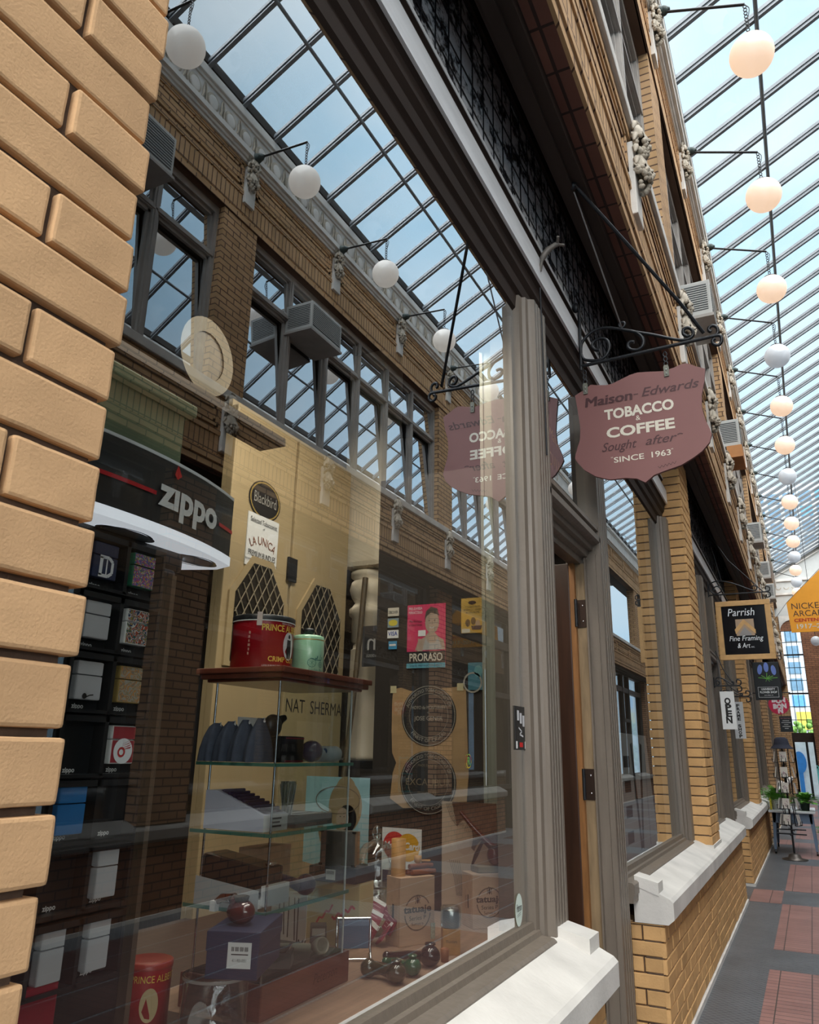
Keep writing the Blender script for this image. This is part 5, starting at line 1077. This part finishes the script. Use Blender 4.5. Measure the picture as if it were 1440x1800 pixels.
for x,z in ((-.088,3.19),(.316,3.205)):
    m=at(t); m.extr([(x-.011,z-.03),(x+.011,z-.03),(x+.013,z+.02),(x+.009,z+.032),(x-.009,z+.032),(x-.013,z+.02)],(0,SY-.006,0),X_,Z_,(0,.004,0),mat('hook_plate',(.16,.16,.13),.6,.4,var=.3,vscale=40))
    m.sph((x,SY-.007,z-.016),.004,M_steelb,8,6); m.sph((x,SY-.007,z+.006),.004,M_steelb,8,6)
    for zz in (z+.040,z+.066,z+.092): m.tube(smooth([(x,SY,zz-.016),(x+.009,SY,zz),(x,SY,zz+.016),(x-.009,SY,zz),(x,SY,zz-.016)],4),.003,M_iron,6)
    m.build('hanger',t)
# ---------------------------------------------------------------- signs further along the arcade
def bracket(label,x0,x1,y,z,h,zt):
    t=thing('sign_bracket',label,'bracket',(x0,y,z)); w=x1-x0
    m=at(t); m.tube([(x0,y,z),(x1,y,z)],.008,M_iron,6); m.tube([(x0,y,z-.02),(x0,y,z+h)],.008,M_iron,6); m.build('main_bar',t)
    m=at(t); m.tube(smooth([(x0+.02,y,z+h*.35),(x0+.02,y,z+h*.8),(x0+w*.2,y,z+h),(x0+w*.45,y,z+h*.75),(x0+w*.78,y,z+h*.15),(x0+w*.85,y,z+h*.35),(x0+w*.8,y,z+h*.5),(x0+w*.75,y,z+h*.35)]),.007,M_iron,6); m.build('scroll',t)
    m=at(t); m.tube(smooth([(x0+.02,y,z+h*.35),(x0+w*.12,y,z+.01),(x0+w*.24,y,z+h*.3),(x0+w*.17,y,z+h*.62),(x0+w*.08,y,z+h*.45),(x0+w*.14,y,z+h*.32)]),.007,M_iron,6); m.build('scroll',t)
    for s_ in (1,-1): m=at(t); m.tube(smooth([(x1-.02,y,z),(x1+.03,y,z+s_*.01),(x1+.035,y,z+s_*.05),(x1,y,z+s_*.06),(x1-.005,y,z+s_*.03)]),.007,M_iron,6); m.build('end_curl',t)
    m=at(t); m.tube([(x1-.03,y,z),(x0+w*.4,y+.08,(z+zt)/2),(x0+.03,y+.15,zt)],.006,M_iron,6); m.build('stay_rod',t)
    m=at(t); m.tube([(x0+w*.25,y,z+h),(x0+.03,y+.15,zt)],.003,M_iron,6); m.build('thin_stay',t)
bracket('black scroll bracket above the wood framed sign',-.11,.50,9.4,3.16,.16,3.98)
t=thing('hanging_sign','wood framed black sign with a house emblem, hanging beyond the shop door','sign',(.23,9.4,2.42))
x0,x1,z0,z1=-.05,.52,2.415,3.075; f=.058
M_fr=mat('honey_oak',(.62,.36,.14),.5,var=.12,streak=(3,3,3)); m=at(t)
for a in ((x0,z0,x1,z0+f),(x0,z1-f,x1,z1),(x0,z0+f,x0+f,z1-f),(x1-f,z0+f,x1,z1-f)): m.box(a[0],9.38,a[1],a[2],9.42,a[3],M_fr,.004)
m.build('frame',t); m=at(t); m.box(x0+f,9.392,z0+f,x1-f,9.408,z1-f,mat('gloss_black',(.01,.01,.012),.12,var=0)); p_=m.build('panel',t); y=9.3905
m=at(t); m.text('Parrish',.085,(.21,y,2.905),*FY,M_logo,shear=.2,w=.28); m.text('Fine Framing',.055,(.235,y,2.625),*FY,M_logo,shear=.2,w=.35); m.text('& Art',.055,(.205,y,2.545),*FY,M_logo,shear=.2,w=.13); m.text('INC.',.014,(.30,y,2.545),*FY,M_logo); m.build('lettering',p_)
m=at(t); pw=mat('pale_ply',(.42,.29,.19),.6,var=.1); m.rect(.145,2.68,.335,2.865,(0,y,0),*FY,pw); q=(0,y-.001,0)
m.poly([(.13,2.75),(.23,2.865),(.345,2.745),(.345,2.695),(.235,2.81),(.14,2.70)],q,*FY,M_fr); m.poly([(.175,2.70),(.235,2.775),(.30,2.70),(.30,2.68),(.175,2.68)],q,*FY,mat('grey_ply',(.30,.28,.27))); m.build('emblem',p_)
m=at(t)
for x in (.02,.45): m.tube([(x,9.4,z1),(x,9.4,3.155)],.005,M_iron,6)
m.build('hanger',t)
for lab,y,x0,x1,z0,z1,mt,txt,h in (('white vertical sign reading OPEN beside the shop window',9.05,-.065,.075,1.66,2.05,M_white,'OPEN',.062),('grey vertical sign reading FRAME SHOP behind the OPEN sign',9.7,.0,.11,1.58,1.98,mat('sign_grey',(.50,.51,.52),.5),'FRAME SHOP',.030)):
    t=thing('hanging_sign',lab,'sign',((x0+x1)/2,y,z0)); m=at(t); m.box(x0,y,z0,x1,y+.012,z1,mt); p_=m.build('board',t); m=at(t); n=len(txt); st=(z1-z0-(.13 if n==4 else .03))/n
    for k,c in enumerate(txt):
        if c!=' ': m.text(c,h,((x0+x1)/2+(0.0),y-.001,z1-(.095 if n==4 else .035)-st*(k+.55)),*FY,M_ink,bold=.05,w=min(.062,h*1.15))
    m.build('lettering',p_); m=at(t); 
    for x in (x0+.02,x1-.02): m.tube([(x,y+.006,z1),(x,y+.006,z1+.06)],.003,M_iron,5)
    m.build('hanger',t)
bracket('small rusty bracket above the OPEN sign',-.11,.12,9.06,2.11,.09,2.5); bracket('thin bracket carrying the grey vertical sign',-.11,.16,9.706,2.04,.07,2.25)
t=thing('hanging_sign','black sign with three blue tulips hanging past the wood framed sign','sign',(.22,14.5,2.30)); y=14.489
m=at(t); m.box(.015,14.49,2.295,.425,14.51,2.92,M_black,.008); p_=m.build('board',t); m=at(t); tb=mat('tulip_blue',(.16,.24,.62),.5); q=(0,y,0); q2=(0,y-.001,0)
for x,z,a in ((.125,2.80,.18),(.225,2.835,0),(.335,2.785,-.12)):
    pts=[(x+.038*math.cos(k)*1.0+a*.06*math.sin(k),z+.082*math.sin(k)) for k in [2*PI*i/20 for i in range(20)]]; m.poly(pts,q,*FY,tb)
tg=mat('stem_green',(.14,.38,.06),.5)
for x,z in ((.14,2.70),(.225,2.74),(.32,2.69),(.09,2.665),(.385,2.66),(.27,2.70)): m.stroke([(.22,2.64),((x+.22)/2,(z+2.64)/2+.005),(x,z)],.010,q2,*FY,tg)
for x,z in ((.26,2.60),(.20,2.60),(.30,2.62)): m.stroke([(.22,2.645),(x,z)],.007,q2,*FY,tg)
m.build('tulip_emblem',p_); m=at(t)
for a in ((.065,2.34,.375,2.344),(.065,2.505,.375,2.509),(.065,2.34,.069,2.509),(.371,2.34,.375,2.509)): m.rect(*a,q,*FY,M_logo)
m.text('UNIVERSITY',.032,(.22,y,2.458),*FY,M_logo,bold=.02,w=.21); m.text('FLOWER SHOP',.032,(.22,y,2.408),*FY,M_logo,bold=.02,w=.26); m.text('ann arbor, mi',.018,(.22,y,2.368),*FY,M_logo,w=.13); m.build('lettering',p_)
bracket('small scroll bracket above the tulip sign',-.10,.44,14.5,3.02,.14,3.5)
t=thing('hanging_sign','round red sign with white letters hanging beyond the tulip sign','sign',(.26,18,2.22)); y=17.985
m=at(t); m.extr([(.26+.195*math.cos(2*PI*k/36),2.42+.195*math.sin(2*PI*k/36)) for k in range(36)],(0,17.99,0),X_,Z_,(0,.02,0),mat('sign_red',(.55,.02,.07),.5)); p_=m.build('disc',t); m=at(t)
for c,x,z in (('B',.17,2.475),('O',.26,2.455),('N',.345,2.475),('B',.185,2.345),('O',.265,2.34),('N',.355,2.355),('N',.28,2.255)):
    if c: m.text(c,.085,(x,y,z),*FY,mat('sign_pink_white',(.80,.68,.70)),bold=.08)
m.build('lettering',p_)
t=thing('hanging_sign','small black sign with pale lines under the round red sign','sign',(.36,18.1,1.88)); m=at(t); m.box(.24,18.0,1.88,.47,18.02,2.19,M_black); m.tube([(.28,18.01,2.18),(.28,18.01,2.228)],.005,M_iron,5); p_=m.build('board',t); m=at(t); m.text('bon bon bon',.026,(.355,17.999,2.14),*FY,mat('sign_pink',(.5,.2,.2)),w=.18)
for k,w_ in enumerate((.12,.17,.08,.15,.07)): m.rect(.355-w_/2,2.095-.038*k,.355+w_/2,2.108-.038*k,(0,17.999,0),*FY,mat('chalk',(.45,.44,.42)))
m.build('lettering',p_)
m=at(None,(.3,18,2.62)); m.tube([(-.2,18,2.66),(.5,18,2.66)],.01,M_iron,6); m.tube([(.26,18,2.66),(.26,18,2.6)],.005,M_iron,5); one(m,'sign_bracket','plain iron bar over the round red sign','bracket',(.2,18,2.62))
# orange banner
t=thing('banner','orange house shaped banner hanging over the far walkway','banner',(1.43,20,4.16))
bm_=lambda x,z:(.665+(x-.68)*1.66,4.159+(z-3.05)*1.66); m=at(t)
m.extr([bm_(*q) for q in ((.68,3.05),(1.63,3.05),(1.61,3.48),(1.145,3.93),(.66,3.47))],(0,20,0),X_,Z_,(0,.015,0),M_orange); p_=m.build('cloth',t); m=at(t); ng=mat('banner_ink',(.07,.035,.02))
for s_,h_,x,z,c,w_,bo in (('NICKELS',.085,.71,3.375,ng,.46,0),('ARCADE',.082,.725,3.272,ng,.45,0),('CENTENNIAL',.045,.73,3.195,mat('banner_red',(.50,.03,.01)),.48,.03),('1917\u20132017',.062,.735,3.10,M_signw,.46,.02)):
    q=bm_(x,z); m.text(s_,h_*1.66,(q[0],19.996,q[1]),*FY,c,align='LEFT',bold=bo,w=w_*1.66)
m.build('lettering',p_)
m=at(t); a=bm_(.66,3.47); b_=bm_(1.145,3.94); m.tube([(.20,20,4.3),(a[0],20,a[1]),(b_[0],20,b_[1]),(2.6,20,6.9),(3.8,20,7.7)],.005,M_iron,5); m.build('wire',t)
# ---------------------------------------------------------------- globe lamps on both cornices
def lamp(side,k,y,zb,zt,zg,lit,label):
    X=(lambda u:u) if side=='left' else (lambda u:AW-u)
    t=thing('globe_lamp',label,'lamp',(X(.30),y,zb),0,'globe lamps on the cornice')
    m=at(t); m.sph((X(.335),y,zb),(.045,.045,.045),mat('verdigris_iron',(.035,.05,.048),.5,.3),12,8); m.lathe([(.06,-.012),(.05,.02),(.03,.06),(.014,.09)],mat('verdigris_iron',(0,0,0)),(X(.30),y,zb),14,ax=((1,0,0) if side=='left' else (-1,0,0))); m.build('rosette',t)
    m=at(t); m.tube([(X(.30),y,zb),(X(.97),y,zt)],.0125,M_iron,8); m.build('arm',t)
    m=at(t); zz=zt; 
    while zz>zg+.20: m.tube(smooth([(X(.97),y,zz),(X(.983),y,zz-.022),(X(.97),y,zz-.045),(X(.957),y,zz-.022),(X(.97),y,zz)],3),.0045,M_iron,5); zz-=.036
    m.tube(smooth([(X(.965),y,zt),(X(1.0),y,zt-.05),(X(.99),y,zt-.12),(X(.975),y,zt-.16)],3),.004,M_iron,5); m.build('chain',t)
    m=at(t); m.lathe([(.0,.20),(.022,.195),(.03,.18),(.075,.168),(.085,.150),(.08,.148)],M_iron,(X(.97),y,zg),18); m.build('cap',t)
    m=at(t); m.sph((X(.97),y,zg),.172,(M_globe if lit else M_globe2) if side=='left' else M_globe3,28,18); m.build('globe',t)
ORD=['nearest','second','third','fourth','fifth','sixth','seventh','eighth','ninth','tenth','eleventh','twelfth','thirteenth','fourteenth','fifteenth']
for k in range(14): lamp('left',k,5.61+1.85*k,7.68,7.42,6.88 if k else 6.88,k not in (3,6,10,12),'white globe lamp on a chain from the left cornice, %s along the row'%ORD[k])
for k in range(8): lamp('right',k,3.76+1.85*k,7.79,7.75,7.22,k in (0,),'white globe lamp on the right cornice, seen mirrored in glass, %s along'%ORD[k])
m=at(None,(1.18,22,4.1)); m.sph((1.18,22,4.2),.12,M_globe2,20,14); m.tube([(1.18,22,4.3),(1.18,22,8.7)],.006,M_iron,5); one(m,'pendant_lamp','small white pendant lamp below the orange banner','lamp',(1.18,22,4.1))
# ---------------------------------------------------------------- air conditioners in the upper windows
def aircon(side,y,z,label,w=.46,h=.34,d=.42,board=None):
    X=(lambda u:u) if side=='left' else (lambda u:AW-u)
    t=thing('air_conditioner',label,'air conditioner',(X(.2),y,z)); m=at(t); m.box(X(.05),y,z,X(d),y+w,z+h,mat('ac_cream',(.50,.50,.48),.5,var=.06),.008); m.build('casing',t)
    m=at(t); dk=mat('ac_slot',(.05,.055,.06),.5)
    m.box(X(.12),y-.003,z+.05,X(d-.03),y,z+h-.04,dk); m.box(X(d),y+.03,z+.04,X(d+.003),y+w-.03,z+h-.04,dk)
    for k in range(11):
        zz=z+.06+(h-.12)*k/10; m.box(X(.115),y-.006,zz-.004,X(d-.025),y-.001,zz+.004,mat('ac_cream',(0,0,0))); m.box(X(d),y+.03,zz-.004,X(d+.006),y+w-.03,zz+.004,mat('ac_cream',(0,0,0)))
    m.build('grille',t)
    m=at(t); m.box(X(.26 if board else .05),y-.02,z-.03-(.12 if board else 0),X(d+.01),y+w+.02,z-.002,board or M_wframe); m.build('support',t)
aircon('left',6.40,5.06,'grey louvred air conditioner above the maroon sign'); aircon('left',9.35,4.93,'cream air conditioner on an orange board in an upper window',board=mat('raw_plywood',(.50,.22,.08),.7,var=.15))
aircon('left',14.1,4.93,'cream air conditioner third along the left upper windows'); aircon('left',17.3,4.95,'small air conditioner fourth along the left upper windows'); aircon('left',19.6,4.93,'farthest air conditioner in the left upper windows')
aircon('right',6.62,6.13,'air conditioner high in the mirrored upper window',w=.66,h=.36,d=.46); aircon('right',3.72,6.50,'air conditioner in the mirrored window beside the brick pier',w=.6,h=.42,d=.40)
t=thing('security_camera','small grey round camera fixed to the mirrored brick pier','camera',(3.97,5.7,3.55)); m=at(t); m.cyl((4.02,5.70,3.55),(3.88,5.66,3.53),.055,.055,M_steelb,18); m.build('housing',t); m=at(t); m.sph((3.87,5.657,3.528),(.03,.045,.045),M_black,14,10); m.build('lens',t)
m=at(None,(-.11,3.0,3.55)); m.tube(smooth([(-.118,2.98,3.50),(-.10,2.97,3.56),(-.07,2.975,3.60),(-.03,2.985,3.625)]),[.008]*5+[.015]*6+[.012]*5,mat('cast_bracket',(.20,.18,.16),.6,.3,var=.3,vscale=30),8); m.tube([(-.035,2.985,3.62),(-.02,2.95,3.635)],.007,mat('cast_bracket',(0,0,0)),6); m.tube([(-.035,2.985,3.62),(-.012,3.015,3.63)],.007,mat('cast_bracket',(0,0,0)),6); m.tube([(-.125,2.99,3.42),(-.122,2.99,2.6)],.004,M_iron,5)
one(m,'cast_bracket','small grey forked cast bracket on top of the window post','bracket',(-.11,3.0,3.42))
# ---------------------------------------------------------------- far end of the arcade
m=MB(); ye=33.0; ps=M_stone
m.box(-.4,ye,0,.24,ye+.5,6.6,M_brick); m.box(AW-.24,ye,0,AW+.4,ye+.5,6.6,M_brick); m.box(.92,ye-.5,0,3.08,ye+.1,6.25,M_bbrown)
pw_=mat('far_plaster',(.52,.53,.52),.8,var=.05); m.box(-.3,ye,6.6,AW+.3,ye+.5,7.5,pw_); m.box(-.3,ye-.06,7.42,AW+.3,ye,7.50,ps); m.box(-.3,ye-.03,7.5,AW+.3,ye+.5,7.95,pw_); m.box(-.3,ye-.10,7.95,AW+.3,ye,8.05,ps); m.box(-.3,ye,8.05,AW+.3,ye+.5,8.3,pw_)
m.extr([(.0,8.3),(4.0,8.3),(2.0,9.55)],(0,ye,0),X_,Z_,(0,.5,0),pw_)
for s_ in (0,1):
    Xs=(lambda u:u) if s_==0 else (lambda u:AW-u)
    for dz,w_ in ((0,.09),(-.22,.04)): m.extr([(Xs(.1),8.30+dz),(Xs(2.0),9.36+dz),(Xs(2.0),9.36+dz-w_),(Xs(.1),8.30+dz-w_)],(0,ye-.12+.04*(dz<0),0),X_,Z_,(0,.12,0),ps)
for k in range(13): m.ring(.35+.28*k,7.72,.07,.10,(0,ye-.035,0),X_,Z_,M_terra,16,PI,2*PI)
m.box(.22,ye-.05,6.02,.95,ye+.1,6.6,M_bbrown); m.extr([(.22,6.6),(.22,6.0)]+[(.22+ .5-.5*math.cos(a),6.0+.45*math.sin(a)) for a in [PI*k/12 for k in range(7)]]+[(.95,6.45),(.95,6.6)],(0,ye-.08,0),X_,Z_,(0,.05,0),ps)
m.box(.18,ye-.02,1.93,.94,ye+.1,2.26,M_paintd); m.box(.18,ye+.0,0,.24,ye+.08,1.93,M_black); m.box(.60,ye,0,.68,ye+.08,1.93,M_black); m.box(.86,ye,0,.94,ye+.08,1.93,M_black)
wf=struct(m,'wall_far')
m=MB(); 
for k in range(5): m.box(.2+.18*k-.01,ye+.15,2.2,.2+.18*k+.01,ye+.18,6.3,M_iron)
for k in range(9): m.box(.15,ye+.15,2.25+.48*k-(.03 if k in (3,6) else .012),.95,ye+.18,2.25+.48*k+(.03 if k in (3,6) else .012),M_iron)
struct(m,'window_19')
t=thing('office_building','pale glass office building seen through the far window','building',(1.2,46,0)); m=at(t); bw=mat('bldg_white',(.42,.46,.50),.5,var=.03); bb=mat('bldg_glass',(.12,.22,.32),.2,var=.15)
m.box(-4,46,0,6,50,16,bw); m.build('walls',t); m=at(t)
for k in range(14):
    for j in range(12): m.box(-3.8+.8*j,45.96,3.9+.85*k,-3.2+.8*j,46.0,4.5+.85*k,bb if (k*7+j*3)%5 else mat('bldg_blue',(.10,.30,.60),.3))
m.build('windows',t)
for j in range(7): m=at(t); m.box(-3.6+1.3*j,45.95,2.75,-2.9+1.3*j,46.0,3.65,mat('bldg_yellow',(.48,.42,.08),.5) if j%2 else bw); m.build('shop_panel',t)
m=at(None,(1,41,0)); rl=random.Random(9)
for k in range(500): m.sph((rl.uniform(-2,3),41+rl.uniform(-.8,.8),rl.uniform(.3,3.0)),rl.uniform(.06,.16),mat('far_leaf',(.13,.27,.05),.6,var=.4,vscale=4),5,4)
one(m,'shrubs','bright green shrubs outside the far end window','shrubs',(1,41,0))
m=at(None,(.5,36,0)); m.extr([(.30+.24*math.cos(a),1.2+.42*math.sin(a)) for a in [2*PI*k/24 for k in range(24)]],(0,36,0),X_,Z_,(0,.05,0),mat('poster_cobalt',(.03,.20,.55),.5)); m.box(.0,36.06,0,1.2,36.1,2.2,mat('street_pale',(.6,.72,.78),.6)); m.box(.22,36.01,0,.38,36.045,.83,mat('poster_cobalt',(0,0,0)))
one(m,'street_board','pale board with a cobalt blue oval outside the far door','board',(.5,36,0))
struct_ground=MB().box(-20,33.5,-.1,20,60,-.01,mat('street_ground',(.32,.32,.32),.8)).build('floor_street',kind='structure')
# ---------------------------------------------------------------- postcard rack, table and plants
RX,RY=.36,13.1
t=thing('postcard_rack','black revolving postcard rack standing on the slate floor','rack',(RX,RY,0))
m=at(t); m.lathe([(0,0),(.17,0),(.17,.012),(.09,.03),(.075,.07),(.03,.085),(0,.085)],mat('rack_base',(.10,.085,.075),.35,.5),t.location,28); m.build('base',t)
m=at(t); m.cyl((RX,RY,.05),(RX,RY,1.52),.014,.014,M_iron,10); m.build('pole',t)
m=at(t)
for z,a in ((.40,.2),(.34,1.5)):
    for s_ in (0,PI/2): c_,d_=math.cos(a+s_)*.19,math.sin(a+s_)*.19; m.tube([(RX-c_,RY-d_,z),(RX+c_,RY+d_,z)],.010,M_iron,6)
m.build('cross_arms',t)
SPOTS=[]
for tier in range(5):
    z=.50+.215*tier
    for k in range(4):
        a=-PI/2-.35+k*PI/2+.1*tier; c_,d_=math.cos(a),math.sin(a); cx,cy=RX+.125*c_,RY+.125*d_; ux=Vector((-d_,c_,0))
        m=at(t); P=lambda u,w,o:Vector((cx,cy,z))+ux*u+Z_*w+Vector((c_,d_,0))*o
        for u in (-.028,.028): m.tube([P(u,-.05,-.05),P(u,-.04,.02),P(u,.02,.028)],.005,M_iron,5); m.tube([P(u,-.05,-.05),P(u,.16,-.05)],.005,M_iron,5)
        m.tube([P(-.05,-.03,.022),P(.05,-.03,.022)],.004,M_iron,5); m.build('card_pocket',t)
        SPOTS.append((tier,k,cx,cy,z,ux,Vector((c_,d_,0))))
n_=0
pc=[(.55,.52,.47),(.50,.47,.44),(.60,.58,.54)]
for tier,k,cx,cy,z,ux,nn in SPOTS:
    if nn.y>.5: continue
    m=at(None,(cx,cy,z-.03)); o_=Vector((cx,cy,z-.035))+nn*.012; up_=(Z_-nn*.18).normalized()
    m.extr([(-.048,0),(.048,0),(.048,.145),(-.048,.145)],o_,ux,up_,-nn*.012,mat('postcard_%d'%(n_%3),pc[n_%3],.6))
    o2=o_+nn*.001; rr=random.Random(n_)
    for q in range(5): a_=rr.uniform(-.03,.02); b_=rr.uniform(.03,.11); m.stroke([(a_,b_),(a_+rr.uniform(-.01,.03),b_+rr.uniform(-.03,.03)),(a_+.025,b_-.02)],.004,o2,ux,up_,M_ink if q%2 else mat('card_plum',(.25,.08,.15)))
    one(m,'postcard','printed postcard in the %s tier of the rack, facing the %s'%(('lowest','second','middle','fourth','top')[tier],('walkway','right','back','wall')[k]),'postcard',(cx,cy,z-.03),'postcards in the rack'); n_+=1
t=thing('bucket_hat','dark navy bucket hat on top of the postcard rack','hat',(RX,RY,1.50)); m=at(t); M_hat=mat('hat_navy',(.018,.020,.035),.9,var=.2)
m.lathe([(.0,.175),(.06,.170),(.092,.14),(.108,.07)],M_hat,t.location,26); m.build('crown',t); m=at(t); m.lathe([(.108,.072),(.112,.06),(.158,.012),(.162,.008),(.156,.008),(.106,.056)],M_hat,t.location,26); m.build('brim',t)
t=thing('side_table','blue grey painted side table on castors behind the postcard rack','table',(.37,14.2,0)); M_tb=mat('table_blue',(.13,.19,.28),.6,var=.15)
m=at(t); m.box(.05,13.70,.585,.69,14.9,.615,mat('table_top_pale',(.55,.58,.60),.5,var=.1),.004); m.build('top',t); m=at(t)
for a in ((.10,13.76,.64,13.78),(.10,14.82,.64,14.84),(.10,13.76,.12,14.84),(.62,13.76,.64,14.84)): m.box(a[0],a[1],.44,a[2],a[3],.585,M_tb)
m.build('apron',t)
for x,s_ in ((.10,-1),(.60,1)):
    for y in (13.76,14.80):
        m=at(t); m.extr([(x,.585),(x+.05,.585),(x+.04+s_*.03,.06),(x+.005+s_*.03,.06)],(0,y,0),X_,Z_,(0,.045,0),M_tb); l_=m.build('leg',t)
        m=at(t); m.cyl((x+.01+s_*.03,y+.02,.03),(x+.035+s_*.03,y+.02,.03),.03,.03,M_iron,14); m.build('castor',l_)
def plant(name,label,x,y,z,r,h,pm,n,spread,seed,long_=False):
    t=thing(name,label,'plant',(x,y,z)); m=at(t); m.lathe([(0,0),(r*.75,0),(r,h),(r*1.05,h),(r*1.0,h*.9),(0,h*.88)],pm,t.location,24); m.build('pot',t); rr=random.Random(seed); m=at(t)
    for k in range(n):
        a=rr.uniform(0,2*PI); el=rr.uniform(.3,1.3); L=spread*rr.uniform(.5,1); d=Vector((math.cos(a)*math.cos(el),math.sin(a)*math.cos(el),math.sin(el))); p0=Vector((x,y,z+h*.9)); pts=[]
        for q in range(6): u=q/5; pts.append(p0+d*L*u-Z_*(L*.45*u*u))
        if long_:
            m.tube([pts[0],pts[2],pts[3]],.003,M_leaf,4)
            for q in range(1,6):
                sd=d.cross(Z_).normalized()
                for s_ in (-1,1):
                    c=pts[q]; e=c+sd*s_*L*.16*(1.2-q/6)+d*.01; m.add([c,c+(e-c)*.5+d*.012,e,c+(e-c)*.5-d*.012],[(0,1,2,3)],M_leaf)
        else:
            sd=d.cross(Z_).normalized(); w=spread*.14; m.tube([pts[0],pts[2],pts[3]],.003,M_leaf,4)
            c=pts[3]; tp=pts[5]+d*.03; m.add([c,(c+tp)/2+sd*w+Z_*.01,tp,(c+tp)/2-sd*w+Z_*.01],[(0,1,2),(0,2,3)],M_leaf)
    o=m.build('foliage',t); return t
plant('potted_fern','trailing green fern in a white pot on the left of the blue table',.17,13.95,.615,.085,.15,M_white,170,.42,2,True)
plant('potted_plant','leafy green plant in a dark pot on the right of the blue table',.56,13.95,.615,.075,.13,mat('pot_dark',(.03,.05,.035),.5),120,.28,5)
t=thing('plastic_bag','small yellow bag beside the white pot on the blue table','bag',(.09,13.85,.615)); m=at(t); m.box(.075,13.82,.615,.105,13.9,.78,mat('bag_yellow',(.60,.50,.04),.5),.012); m.build('bag',t); m=at(t); m.tube([(.08,13.82,.78),(.09,13.83,.82),(.10,13.82,.78)],.003,mat('bag_yellow',(0,0,0)),5); m.build('handle',t)
plant('grass_plant','spiky pale grass in a wicker pot on the floor beyond the blue table',.82,15.6,0,.09,.18,mat('wicker',(.40,.26,.13),.8,var=.3,vscale=40),40,.35,8,True)
t=thing('display_rack','turquoise display rack standing beyond the blue table','rack',(.95,17,0)); m=at(t); tq=mat('turquoise',(.12,.50,.50),.5)
for x in (.80,1.2):
    for y in (17,17.4): m.box(x,y,0,x+.03,y+.03,1.25,tq)
m.build('frame',t)
for z in (.45,.85,1.2): m=at(t); m.box(.80,17,z,1.23,17.43,z+.03,tq); m.build('shelf',t)
m=at(None,(1.02,17.1,.88)); m.lathe([(0,0),(.09,0),(.10,.20),(.09,.24),(0,.24)],mat('pink_glaze',(.70,.18,.32),.4),(1.02,17.1,.88),20); one(m,'pink_vase','pink vase on the turquoise display rack','vase',(1.02,17.1,.88))
